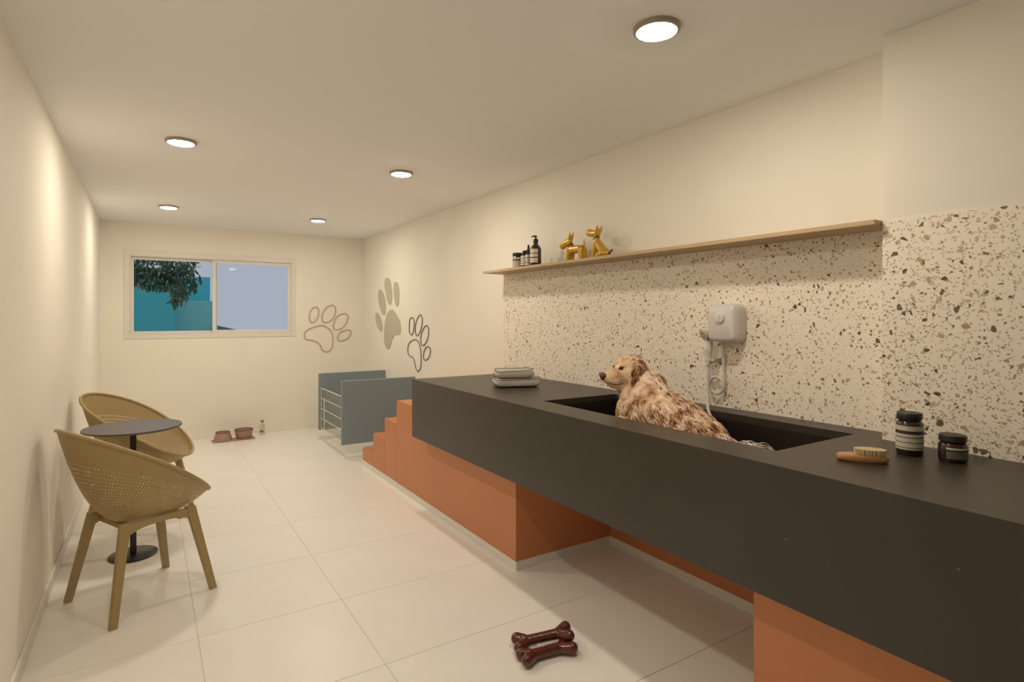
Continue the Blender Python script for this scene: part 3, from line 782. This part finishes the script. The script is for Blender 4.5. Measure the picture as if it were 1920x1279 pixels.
br = thing('bath_brush', 'oval wooden bath brush with cream bristles lying on the counter', 'brush', (1.795, 0.868, CT), math.radians(-56.5))
bm = bmesh.new(); n = 48; lv = []
for (s, z) in ((0.86, 0.0), (0.96, 0.003), (1.0, 0.009), (0.985, 0.016), (0.92, 0.0195)):
    lv.append([bm.verts.new((0.069 * s * math.cos(2 * PI * k / n), 0.030 * s * math.sin(2 * PI * k / n) * (1 - 0.12 * math.cos(2 * PI * k / n)), z)) for k in range(n)])
for i in range(len(lv) - 1):
    for k in range(n): bm.faces.new((lv[i][k], lv[i][(k + 1) % n], lv[i + 1][(k + 1) % n], lv[i + 1][k]))
bm.faces.new(lv[0]); bm.faces.new(lv[-1])
obj('handle', bm, M['brushwood'], br)
bm = bmesh.new()
rr = random.Random(3)
for i in range(-10, 11):
    for k in range(-6, 7):
        x, yv = i * 0.0037, k * 0.0037 + (0.0018 if i % 2 else 0)
        if (x / 0.0405) ** 2 + (yv / 0.0235) ** 2 < 1:
            q = 1.0 + 0.05
            bm_tube(bm, [(x + 0.020, yv, 0.0185), (x * q + 0.020, yv * q, 0.028), (x * q + 0.020 + rr.uniform(-.0004, .0004), yv * q, 0.0385 + rr.uniform(-.0005, .0005))], [0.0013, 0.0018, 0.0023], seg=5)
o = obj('bristles', bm, M['bristle'], br); o['kind'] = 'stuff'

# ---------------------------------------------------------------- shelf bottles
def shelf_spot(px, X0=2.172):
    p = atX(px, 480, X0); return (p.x, p.y, SH)
g = 'amber bottles and jars on the shelf'
A0, A1 = 3.0, 5.6   # labels face the room
j = thing('shelf_jar', 'squat dark jar with wide lid, leftmost of the bottle group on the shelf', 'jar', shelf_spot(971), 0, g); r = 0.037
obj('jar_body', lathe([(0, 0), (r - 0.003, 0), (r, 0.004), (r, 0.074), (r - 0.006, 0.082), (r - 0.006, 0.088), (0, 0.088)], seg=28), M['amber'], j)
obj('lid', lathe([(0, 0.083), (r - 0.001, 0.083), (r, 0.086), (r, 0.100), (r - 0.003, 0.103), (0, 0.103)], seg=28), M['cap'], j)
obj('label_band', lathe([(r + 0.0005, 0.002), (r + 0.0005, 0.072)], seg=28), M['lab1'], j)
j = thing('shelf_bottle', 'small dark bottle with round cap beside the squat jar on the shelf', 'bottle', shelf_spot(983.5, 2.165), 0, g); r = 0.025
obj('bottle_body', lathe([(0, 0), (r - 0.002, 0), (r, 0.003), (r, 0.074), (r - 0.006, 0.086), (r - 0.013, 0.090), (r - 0.013, 0.095), (0, 0.095)], seg=28), M['amber'], j)
obj('cap', lathe([(0, 0.092), (0.013, 0.092), (0.0145, 0.095), (0.0145, 0.108), (0.012, 0.111), (0, 0.111)], seg=24), M['cap'], j)
obj('label_band', lathe([(r + 0.0005, 0.010), (r + 0.0005, 0.074)], seg=28), M['lab3'], j)
j = thing('dropper_bottle', 'small dark dropper bottle with thin black pipette top on the shelf', 'bottle', shelf_spot(991, 2.180), 0, g); r = 0.024
obj('bottle_body', lathe([(0, 0), (r - 0.002, 0), (r, 0.003), (r, 0.078), (r - 0.005, 0.090), (r - 0.013, 0.095), (r - 0.013, 0.1), (0, 0.1)], seg=28), M['amber'], j)
obj('pipette_cap', lathe([(0, 0.098), (0.0145, 0.098), (0.0145, 0.115), (0.0085, 0.119), (0.0075, 0.142), (0.006, 0.148), (0, 0.149)], seg=20), M['cap'], j)
obj('label_band', lathe([(r + 0.0005, 0.010), (r + 0.0005, 0.080)], seg=28), M['lab3'], j)
j = thing('pump_bottle', 'tall amber pump bottle with cream label, tallest of the group on the shelf', 'bottle', shelf_spot(1004.5, 2.172), 0, g); r = 0.0375
obj('bottle_body', lathe([(0, 0), (r - 0.003, 0), (r, 0.004), (r, 0.108), (r - 0.004, 0.120), (r - 0.014, 0.134), (0.015, 0.143), (0.0135, 0.152), (0, 0.152)], seg=36), M['amber'], j)
obj('label_band', lathe([(r + 0.0005, 0.018), (r + 0.0005, 0.108)], seg=30, a0=2.75, a1=4.5), M['lab4'], j)
bm = bmesh.new(); bm_lathe(bm, [(0, 0.150), (0.015, 0.150), (0.017, 0.154), (0.017, 0.172), (0.012, 0.178), (0.006, 0.180), (0.0055, 0.192), (0, 0.192)], seg=20)
obj('pump_collar', bm, M['cap'], j)
obj('pump_nozzle', tube(smooth_open([(0.006, 0, 0.194), (-0.006, 0, 0.1955), (-0.018, 0.006, 0.194), (-0.026, 0.012, 0.188)], 4), [0.006, 0.0058, 0.0056, 0.0054, 0.0052, 0.005, 0.0048, 0.0046, 0.0044, 0.0042, 0.004, 0.0038, 0.0036], seg=8), M['cap'], j)

# ---------------------------------------------------------------- gold dog figurines (facing away from the camera end, +Y)
def fig_obj(name, parts, m, t, vox=0.0022, sm=4):
    me = blobs(parts, vox, sm, 16); me.materials.append(m); return obj(name, me, m, t, angle=180)
p = atX(1078, 480, 2.20)
fg = thing('standing_dog_figurine', 'glossy gold figurine of a standing terrier on the shelf', 'figurine', (2.205, p.y, SH), 0)
# local frame: +Y forward (photo left), +X to the wall
fig_obj('figure', [
    ('c', [(0, -0.050, 0.072), (0, 0.040, 0.074)], [0.025, 0.027]),
    ('c', [(-0.013, 0.050, 0.070), (-0.016, 0.056, 0.012)], [0.019, 0.015]), ('c', [(0.013, 0.050, 0.070), (0.016, 0.056, 0.012)], [0.019, 0.015]),
    ('c', [(-0.013, -0.062, 0.070), (-0.016, -0.070, 0.012)], [0.019, 0.014]), ('c', [(0.013, -0.062, 0.070), (0.016, -0.070, 0.012)], [0.019, 0.014]),
    ('c', [(0, 0.046, 0.085), (0, 0.062, 0.118)], [0.018, 0.014]),
    ('c', [(0, 0.052, 0.128), (0, 0.085, 0.124), (0, 0.124, 0.108)], [0.016, 0.020, 0.024]),
    ('c', [(0, 0.060, 0.130), (0, 0.046, 0.160)], [0.013, 0.008])], M['gold'], fg)
for s in (-1, 1):
    obj('ear', tube([(0.009 * s, 0.052, 0.138), (0.012 * s, 0.044, 0.162), (0.013 * s, 0.040, 0.188)], [0.011, 0.0075, 0.001], seg=10), M['gold'], fg)
obj('tail', tube([(0, -0.076, 0.086), (0, -0.080, 0.105), (0, -0.078, 0.128)], [0.008, 0.006, 0.002], seg=10), M['gold'], fg)
obj('collar', tube([Vector((0.0185 * math.cos(a), 0.052 + 0.0150 * math.sin(a), 0.103 - 0.008 * math.sin(a))) for a in [k * 2 * PI / 24 for k in range(24)]], 0.004, seg=8, closed=True), M['golddark'], fg)

p = atX(1120, 475, 2.205)
fg = thing('sitting_dog_figurine', 'glossy gold figurine of a sitting dog with raised muzzle on the shelf', 'figurine', (2.215, p.y, SH), 0)
fig_obj('figure', [
    ('c', [(0, -0.068, 0.026), (0, -0.030, 0.050), (0, 0.012, 0.100)], [0.024, 0.028, 0.021]),
    ('c', [(0, 0.012, 0.100), (0, 0.022, 0.132)], [0.019, 0.014]),
    ('c', [(-0.014, 0.015, 0.085), (-0.018, 0.030, 0.008)], [0.014, 0.010]), ('c', [(0.014, 0.015, 0.085), (0.018, 0.030, 0.008)], [0.014, 0.010]),
    ('c', [(-0.020, -0.050, 0.026), (-0.024, -0.010, 0.014)], [0.019, 0.012]), ('c', [(0.020, -0.050, 0.026), (0.024, -0.010, 0.014)], [0.019, 0.012]),
    ('c', [(0, 0.014, 0.150), (0, 0.045, 0.152), (0, 0.080, 0.160)], [0.022, 0.022, 0.023])], M['gold'], fg)
for s in (-1, 1):
    obj('ear', tube([(0.012 * s, 0.006, 0.158), (0.016 * s, -0.004, 0.176), (0.018 * s, -0.010, 0.192)], [0.012, 0.009, 0.001], seg=10), M['gold'], fg)
obj('tail', tube([(0, -0.086, 0.022), (0, -0.104, 0.034), (0, -0.116, 0.044)], [0.009, 0.007, 0.004], seg=10), M['golddark'], fg)
obj('collar', tube([Vector((0.0175 * math.cos(a), 0.019 + 0.0165 * math.sin(a), 0.122 - 0.006 * math.sin(a))) for a in [k * 2 * PI / 24 for k in range(24)]], 0.0038, seg=8, closed=True), M['golddark'], fg)

# ---------------------------------------------------------------- water heater and hand shower
WF = XR - 0.004
hc = (2.265, 1.695, 1.318)
he = thing('water_heater', 'white boxy electric shower heater with round dial on the terrazzo wall', 'water heater', (WF, 1.690, 1.318))
bm = bmesh.new()
# rounded body, slightly tapered to the front
lv = []
for (dx, s) in ((0.0, 0.94), (0.012, 1.0), (0.060, 1.0), (0.082, 0.95), (0.092, 0.80)):
    rg = []
    for k in range(48):
        a = 2 * PI * k / 48; ca, sa = math.cos(a), math.sin(a)
        e = 0.32
        rg.append(bm.verts.new((-dx, math.copysign(abs(ca) ** e, ca) * 0.078 * s, math.copysign(abs(sa) ** e, sa) * 0.088 * s)))
    lv.append(rg)
for i in range(len(lv) - 1):
    for k in range(48): bm.faces.new((lv[i][k], lv[i][(k + 1) % 48], lv[i + 1][(k + 1) % 48], lv[i + 1][k]))
bm.faces.new(lv[0]); bm.faces.new(lv[-1])
obj('heater_body', bm, M['white'], he, angle=60)
bm = bmesh.new(); bm_lathe(bm, [(0.0, 0.011), (0.020, 0.011), (0.024, 0.009), (0.027, 0.0), (0.0, 0.0)], seg=32)
bmesh.ops.transform(bm, matrix=Matrix.Translation((-0.0915, 0.0, 0.024)) @ Matrix.Rotation(-PI / 2, 4, 'Y'), verts=bm.verts)
obj('dial', bm, M['white'], he)
obj('dial_pointer', box(-0.1065, -0.101, -0.003, 0.003, 0.008, 0.040), M['white'], he, smooth=False, bevel=0.001)
HX = XR - 0.026
p0 = atX(1356, 650, HX); cc = atX(1346, 722, HX)
pts = [p0 + Vector((0, 0, 0.03)), p0, atX(1357, 690, HX)]
rc = 0.037
for k in range(0, 29):
    a = 0.0 - k * (2 * PI * 1.75) / 28   # clockwise loops, slightly widening
    rr_ = rc * (1 + 0.12 * k / 28)
    pts.append(Vector((HX - 0.010 * math.sin(PI * k / 28), cc.y - rr_ * math.cos(a), cc.z + rr_ * math.sin(a))))
pts += [atX(1332, 708, HX)]
obj('coiled_hose', tube(smooth_open(pts, 4), 0.0062, seg=8), M['hose'], he, world=True)
# hand shower on its bracket
hs = thing('hand_shower', 'hand shower on a wall bracket left of the heater, hose trailing into the basin', 'hand shower', (WF, 1.81, 1.14))
HX2 = XR - 0.055
ph = atX(1322, 628, HX2 - 0.02); pa = atX(1331, 634, HX2); pb = atX(1330, 655, HX2); pc = atX(1328, 684, HX2)
obj('handle', tube(smooth_open([ph + Vector((0.012, -0.006, 0.008)), pa, pb, pc], 6), [0.013] * 4 + [0.012] * 5 + [0.0145] * 5 + [0.012] * 5, seg=14), M['clear'], hs, world=True)
nrm = Vector((-0.85, 0.30, -0.42)).normalized()
bm = bmesh.new(); bm_lathe(bm, [(0, -0.020), (0.015, -0.015), (0.027, 0.0), (0.028, 0.007), (0.025, 0.011), (0, 0.009)], seg=28)
bmesh.ops.transform(bm, matrix=Matrix.Translation(ph) @ nrm.to_track_quat('Z', 'X').to_matrix().to_4x4(), verts=bm.verts)
obj('shower_head', bm, M['greyplastic'], hs, world=True)
pk = atX(1331, 676, HX2)
bm = bmesh.new(); bm_tube(bm, [pk + Vector((0, 0.019, 0)), pk + Vector((0, -0.012, 0))], 0.0115, seg=14); bm_tube(bm, [pk + Vector((-0.002, -0.012, 0)), pk + Vector((0.03, -0.014, 0))], 0.011, seg=14); bm_tube(bm, [pk + Vector((0.0, -0.030, 0)), pk + Vector((0.0, -0.010, 0))], 0.009, seg=14)
bm_box(bm, pk.x + 0.02, WF, pk.y - 0.026, pk.y - 0.002, pk.z - 0.010, pk.z + 0.010)
obj('bracket', bm, M['greyplastic'], hs, world=True)
hp = [pc, atX(1328, 700, HX2), atX(1327, 740, HX2 - 0.01), atX(1327, 760, 2.205), atX(1330, 775, 2.165), atX(1343, 797, 2.13), atX(1362, 817, 2.09), atX(1388, 836, 2.05), (2.02, 1.44, 0.78), (2.01, 1.40, 0.70), (2.01, 1.38, 0.625)]
obj('hose', tube(smooth_open(hp, 6), 0.0068, seg=8), M['hose'], hs, world=True)

# ---------------------------------------------------------------- the dog
def fur_mat(name, c_hi, c_mid, c_lo, sc=9.0, lock=True):
    m = mat(name, c_mid, 0.62, spec=0.25); q = NT(m)
    tc = q.n('ShaderNodeTexCoord'); n = q.n('ShaderNodeTexNoise'); n.inputs['Scale'].default_value = sc; n.inputs['Detail'].default_value = 4; n.inputs['Roughness'].default_value = 0.65
    q.l(tc.outputs['Object'], n.inputs['Vector'])
    at = q.n('ShaderNodeAttribute', attribute_name='tone')
    v = q.math('ADD', q.math('MULTIPLY', q.math('SUBTRACT', n.outputs['Fac'], 0.5), 2.3), at.outputs['Fac'])
    rp = q.n('ShaderNodeValToRGB'); e = rp.color_ramp.elements
    e[0].position = 0.12; e[0].color = (*c_lo, 1); e[1].position = 0.85; e[1].color = (*c_hi, 1)
    k = e.new(0.45); k.color = (*c_mid, 1)
    q.l(v, rp.inputs[0]); q.l(rp.outputs[0], q.b.inputs['Base Color'])
    return m
M['fur'] = fur_mat('golden_fur', (0.90, 0.74, 0.60), (0.62, 0.39, 0.235), (0.24, 0.095, 0.04), 20.0)
M['headfur'] = fur_mat('head_fur', (0.88, 0.70, 0.50), (0.76, 0.52, 0.31), (0.50, 0.27, 0.15), 14.0)
M['tailfur'] = fur_mat('pale_wet_fur', (0.75, 0.68, 0.60), (0.50, 0.42, 0.36), (0.25, 0.18, 0.14), 14.0)
dogx = 1.90
dog = thing('dog', 'wet golden retriever sitting in the black basin, looking left', 'dog', (dogx, 1.75, sz))
HF = Vector((-0.985, 0.17, -0.02)).normalized(); HS = Vector((-0.17, -0.985, 0)).normalized(); HU = HS.cross(HF); HU = HU if HU.z > 0 else -HU
H0 = atX(1183, 693, dogx)
def hp_(f, s, u): return H0 + HF * f + HS * s + HU * u
RM = Matrix((HF, HS, HU)).transposed()
parts = [
    ('e', hp_(-0.002, 0, 0.006), (0.066, 0.057, 0.062), RM),
    ('e', hp_(0.036, 0, 0.026), (0.038, 0.047, 0.037), RM),
    ('e', hp_(0.036, 0.027, -0.022), (0.052, 0.033, 0.042), RM), ('e', hp_(0.036, -0.027, -0.022), (0.052, 0.033, 0.042), RM),
    ('c', [hp_(0.070, 0, -0.018), hp_(0.100, 0, -0.026), hp_(0.126, 0, -0.029)], [0.038, 0.034, 0.0295]),
    ('e', hp_(0.102, 0.016, -0.045), (0.038, 0.018, 0.019), RM), ('e', hp_(0.102, -0.016, -0.045), (0.038, 0.018, 0.019), RM),
    ('c', [hp_(0.030, 0, -0.058), hp_(0.080, 0, -0.065), hp_(0.110, 0, -0.063)], [0.034, 0.023, 0.0155]),
    ('e', hp_(0.062, 0.031, 0.026), (0.018, 0.013, 0.010), RM), ('e', hp_(0.062, -0.031, 0.026), (0.018, 0.013, 0.010), RM),
    # neck and chest
    ('c', [hp_(-0.020, 0, -0.025), (dogx + 0.02, 1.880, 1.035), (dogx + 0.005, 1.835, 0.960)], [0.060, 0.074, 0.098]),
    ('c', [hp_(0.0, 0, -0.055), (dogx - 0.02, 1.905, 0.98), (dogx - 0.01, 1.890, 0.90)], [0.040, 0.058, 0.082]),
    ('c', [(dogx, 1.850, 0.93), (dogx, 1.750, 0.905), (dogx, 1.660, 0.870), (dogx, 1.560, 0.825), (dogx, 1.450, 0.745)], [0.100, 0.114, 0.114, 0.108, 0.100]),
    ('c', [(dogx, 1.865, 0.86), (dogx, 1.86, 0.80)], [0.10, 0.085]),
    # forelegs
    ('c', [(dogx - 0.075, 1.860, 0.86), (dogx - 0.080, 1.880, 0.74), (dogx - 0.080, 1.900, 0.640)], [0.055, 0.038, 0.030]),
    ('c', [(dogx + 0.075, 1.860, 0.86), (dogx + 0.080, 1.880, 0.74), (dogx + 0.080, 1.900, 0.640)], [0.055, 0.038, 0.030]),
    ('e', Vector((dogx - 0.08, 1.925, sz + 0.022)), (0.032, 0.046, 0.023)), ('e', Vector((dogx + 0.08, 1.925, sz + 0.022)), (0.032, 0.046, 0.023)),
    # haunches, hind feet
    ('e', Vector((dogx - 0.085, 1.500, 0.705)), (0.062, 0.110, 0.095)), ('e', Vector((dogx + 0.085, 1.500, 0.705)), (0.065, 0.115, 0.100)),
    ('c', [(dogx - 0.11, 1.47, 0.635), (dogx - 0.115, 1.60, 0.628)], [0.032, 0.026]), ('c', [(dogx + 0.11, 1.47, 0.635), (dogx + 0.115, 1.60, 0.628)], [0.032, 0.026]),
    # tail
    ('c', [(dogx - 0.01, 1.40, 0.70), (dogx - 0.04, 1.345, 0.79), (dogx - 0.07, 1.29, 0.848), (dogx - 0.085, 1.225, 0.858), (dogx - 0.09, 1.165, 0.855)], [0.040, 0.034, 0.029, 0.025, 0.016]),
]
body = blobs(parts, 0.0065, 5, 18)
bvh_v = [v.co.copy() for v in body.vertices]; bvh_p = [tuple(p.vertices) for p in body.polygons]
bvh = BVHTree.FromPolygons(bvh_v, bvh_p)
inv = WM['dog'].inverted()
# tone attribute: pale head and chest front, redder back
nvert = len(body.vertices)
head_i = [0.0] * nvert
at = body.attributes.new('tone', 'FLOAT', 'POINT')
def tone_at(p):
    d = (p - hp_(0.03, 0, 0)).length
    t = 0.50
    if d < 0.13: t = 0.62
    lp = p - H0; f, s, u = lp.dot(HF), abs(lp.dot(HS)), lp.dot(HU)
    if d < 0.17:
        # reddish patch on the side of the muzzle below the eye, pale brow
        t -= 0.55 * math.exp(-(((f - 0.080) / 0.020) ** 2 + ((u + 0.018) / 0.026) ** 2))
        if f > 0.12: t -= 0.12
    else:
        if p.y > 1.90 and p.z < 1.02: t += 0.14
    return t
at.data.foreach_set('value', [tone_at(v) for v in bvh_v])
body.materials.append(M['fur']); body.materials.append(M['headfur'])
for p in body.polygons:
    c = p.center
    if (c - hp_(0.04, 0, -0.01)).length < 0.125: p.material_index = 1
body.transform(inv)
bo_ = obj('body', body, M['fur'], dog, angle=180)

def lock_bm(bm, tl, p, nrm, flow, L, r, tone, wav=0.006, lift=0.25, seg=4, k=6):
    flow = (flow - nrm * flow.dot(nrm))
    if flow.length < 1e-4: return
    flow.normalize(); side = flow.cross(nrm); ph = R.uniform(0, 6.28); pts = []; rad = []
    for i in range(k + 1):
        t = i / k
        h = lift * L * math.sin(PI * min(1, t * 0.9)) * 0.5
        pts.append(p + flow * L * t + nrm * (h + 0.001) + side * wav * math.sin(ph + t * 5.0) * t + Vector((0, 0, -0.12 * L * t * t)))
        rad.append(r * (0.75 + 0.5 * math.sin(PI * t)) * (1 - t ** 3) + 0.0005)
    v0 = len(bm.verts)
    bm_tube(bm, pts, rad, seg=seg, cap=False, squash=1.0)
    bm.verts.ensure_lookup_table()
    for i in range(v0, len(bm.verts)): bm.verts[i][tl] = tone
# surface samples weighted by area
tris = []
for poly in bvh_p:
    for k in range(1, len(poly) - 1): tris.append((poly[0], poly[k], poly[k + 1]))
acc = []; tot = 0
for a, b2, c in tris:
    tot += (bvh_v[b2] - bvh_v[a]).cross(bvh_v[c] - bvh_v[a]).length; acc.append(tot)
import bisect
def sample():
    i = bisect.bisect(acc, R.uniform(0, tot)); a, b2, c = tris[min(i, len(tris) - 1)]
    u, v = R.random(), R.random()
    if u + v > 1: u, v = 1 - u, 1 - v
    A, B, Cc = bvh_v[a], bvh_v[b2], bvh_v[c]
    n = (B - A).cross(Cc - A).normalized(); return A + (B - A) * u + (Cc - A) * v, n
bm = bmesh.new(); tl = bm.verts.layers.float.new('tone')
bmt = bmesh.new(); tlt = bmt.verts.layers.float.new('tone')
nl = 0
while nl < 9500:
    p, n = sample()
    lp = p - H0; f, s, u = lp.dot(HF), lp.dot(HS), lp.dot(HU)
    dhead = (p - hp_(0.04, 0, -0.01)).length
    if dhead < 0.20 and f > 0.005 and u > -0.082 and p.z > H0.z - 0.10: continue   # the face stays short-haired
    if 0.045 < f < 0.2 and u > -0.13 and dhead < 0.2: continue
    if -0.035 < f < 0.06 and abs(s) > 0.035 and -0.125 < u < 0.03: continue    # under the ear flaps
    if p.z < 0.78 and R.random() < 0.75: continue
    nl += 1
    neck = p.z > 0.97 and p.y > 1.74
    if p.y < 1.345:      # tail
        flow = Vector((R.uniform(-.5, .5), -0.8, R.uniform(-.2, .3))) + n * 0.4
        lock_bm(bmt, tlt, p, n, flow, R.uniform(0.03, 0.065), R.uniform(0.0014, 0.0026), R.uniform(0.3, 0.9), 0.008, 0.5)
        continue
    if neck: flow = Vector((R.uniform(-.2, .2), -0.45, -1.0))
    elif p.y > 1.84: flow = Vector((R.uniform(-.3, .3), 0.15, -1.0))
    else: flow = Vector((R.uniform(-.35, .35), -0.75 + R.uniform(-.2, .2), -0.75))
    L = R.uniform(0.035, 0.078); r = R.uniform(0.0022, 0.0048)
    if dhead < 0.13 and u > -0.06: L *= 0.45; r *= 0.7
    tone = tone_at(p) + R.uniform(-0.20, 0.24)
    lock_bm(bm, tl, p, n, flow, L, r, tone, R.uniform(0.006, 0.013), 0.34)
me = bpy.data.meshes.new('fur'); bmesh.ops.transform(bm, matrix=inv, verts=bm.verts); bm.to_mesh(me); bm.free(); me.materials.append(M['fur'])
o = obj('fur', me, M['fur'], dog, angle=180); o['kind'] = 'stuff'
me = bpy.data.meshes.new('tail_fur'); bmesh.ops.transform(bmt, matrix=inv, verts=bmt.verts); bmt.to_mesh(me); bmt.free(); me.materials.append(M['tailfur'])
o = obj('tail_fur', me, M['tailfur'], dog, angle=180); o['kind'] = 'stuff'; o['label'] = 'pale wet fur of the tail'

# ears
for s in (1, -1):
    ep = [('e', hp_(-0.004, s * 0.055, 0.024), (0.030, 0.012, 0.022), RM), ('e', hp_(0.006, s * 0.071, -0.008), (0.034, 0.013, 0.040), RM),
          ('e', hp_(0.014, s * 0.082, -0.048), (0.034, 0.011, 0.042), RM), ('e', hp_(0.020, s * 0.087, -0.094), (0.025, 0.009, 0.032), RM)]
    if s < 0: ep = [(q0, c0 - HF * 0.034 + HU * 0.012, r0, m0) for q0, c0, r0, m0 in ep]
    me = blobs(ep, 0.0035, 5, 16)
    ev = [v.co.copy() for v in me.vertices]
    a = me.attributes.new('tone', 'FLOAT', 'POINT'); a.data.foreach_set('value', [0.36 - 0.15 * R.random() for _ in ev])
    bm = bmesh.new(); tl = bm.verts.layers.float.new('tone')
    for _ in range(420):
        i = R.randrange(len(ev)); n = me.vertices[i].normal
        if n.dot(HS * s) < -0.2: continue
        lock_bm(bm, tl, ev[i], Vector(n), Vector((0.1, -0.1, -1)), R.uniform(0.022, 0.045), R.uniform(0.0018, 0.0034), R.uniform(0.05, 0.5), 0.007, 0.15)
    me.transform(inv); me.materials.append(M['fur'])
    eo = obj('ear', me, M['fur'], dog, angle=180)
    m2 = bpy.data.meshes.new('ear_fur'); bmesh.ops.transform(bm, matrix=inv, verts=bm.verts); bm.to_mesh(m2); bm.free(); m2.materials.append(M['fur'])
    o = obj('ear_fur', m2, M['fur'], eo, angle=180); o['kind'] = 'stuff'
# nose with nostrils
npos = hp_(0.153, 0, -0.019)
parts = [('e', npos, (0.0140, 0.0205, 0.0150), RM), ('e', npos - HU * 0.011 + HF * 0.001, (0.010, 0.012, 0.012), RM)]
me = blobs(parts, 0.0022, 3, 16); me.transform(inv); me.materials.append(M['nose']); no = obj('nose', me, M['nose'], dog, angle=180)
for s in (1, -1):
    bm = bmesh.new(); g2 = bmesh.ops.create_uvsphere(bm, u_segments=10, v_segments=6, radius=1)
    bmesh.ops.transform(bm, matrix=inv @ Matrix.Translation(npos + HF * 0.0095 + HS * s * 0.008 - HU * 0.001) @ RM.to_4x4() @ Matrix.Diagonal((0.003, 0.0035, 0.003, 1)), verts=bm.verts)
    obj('nostril', bm, M['cap'], no)
# eyes set into the head surface
for s in (1, -1):
    o_ = hp_(0.072, s * 0.15, 0.011); dirn = (-HS * s).normalized()
    loc, nn, idx, dist = bvh.ray_cast(o_, dirn)
    if loc is None: loc = hp_(0.055, s * 0.04, 0.006); nn = HS * s
    look = (HF * 0.55 + HS * s * 0.83).normalized()
    c = loc - look * 0.0070
    bm = bmesh.new(); bmesh.ops.create_uvsphere(bm, u_segments=20, v_segments=12, radius=0.0115)
    bmesh.ops.transform(bm, matrix=inv @ Matrix.Translation(c), verts=bm.verts)
    e = obj('eye', bm, M['eye'], dog)
    ax = (HF - look * HF.dot(look)).normalized(); up = look.cross(ax); up = up if up.z > 0 else -up
    for (sgn, mm) in ((1, 0.62), (-1, 0.45)):
        pts = []
        for k in range(11):
            a2 = PI * k / 10
            pts.append(c + look * (0.0058 + 0.0026 * math.sin(a2)) + ax * math.cos(a2) * 0.0130 + up * sgn * math.sin(a2) * 0.0120 * mm)
        obj('eyelid', tube([inv @ q for q in pts], [0.0012 + 0.0016 * math.sin(PI * k / 10) for k in range(11)], seg=6), M['lid'], e)
# lip line
for s in (1, -1):
    pts = []
    for (f, u) in ((0.134, -0.050), (0.118, -0.057), (0.098, -0.062), (0.080, -0.061), (0.066, -0.056)):
        o_ = hp_(f, s * 0.12, u); loc, nn, idx, dist = bvh.ray_cast(o_, -HS * s)
        if loc is not None: pts.append(inv @ (loc + HS * s * 0.0002))
    if len(pts) > 2: obj('lip', tube(smooth_open(pts, 4), 0.0019, seg=6), M['lid'], dog)
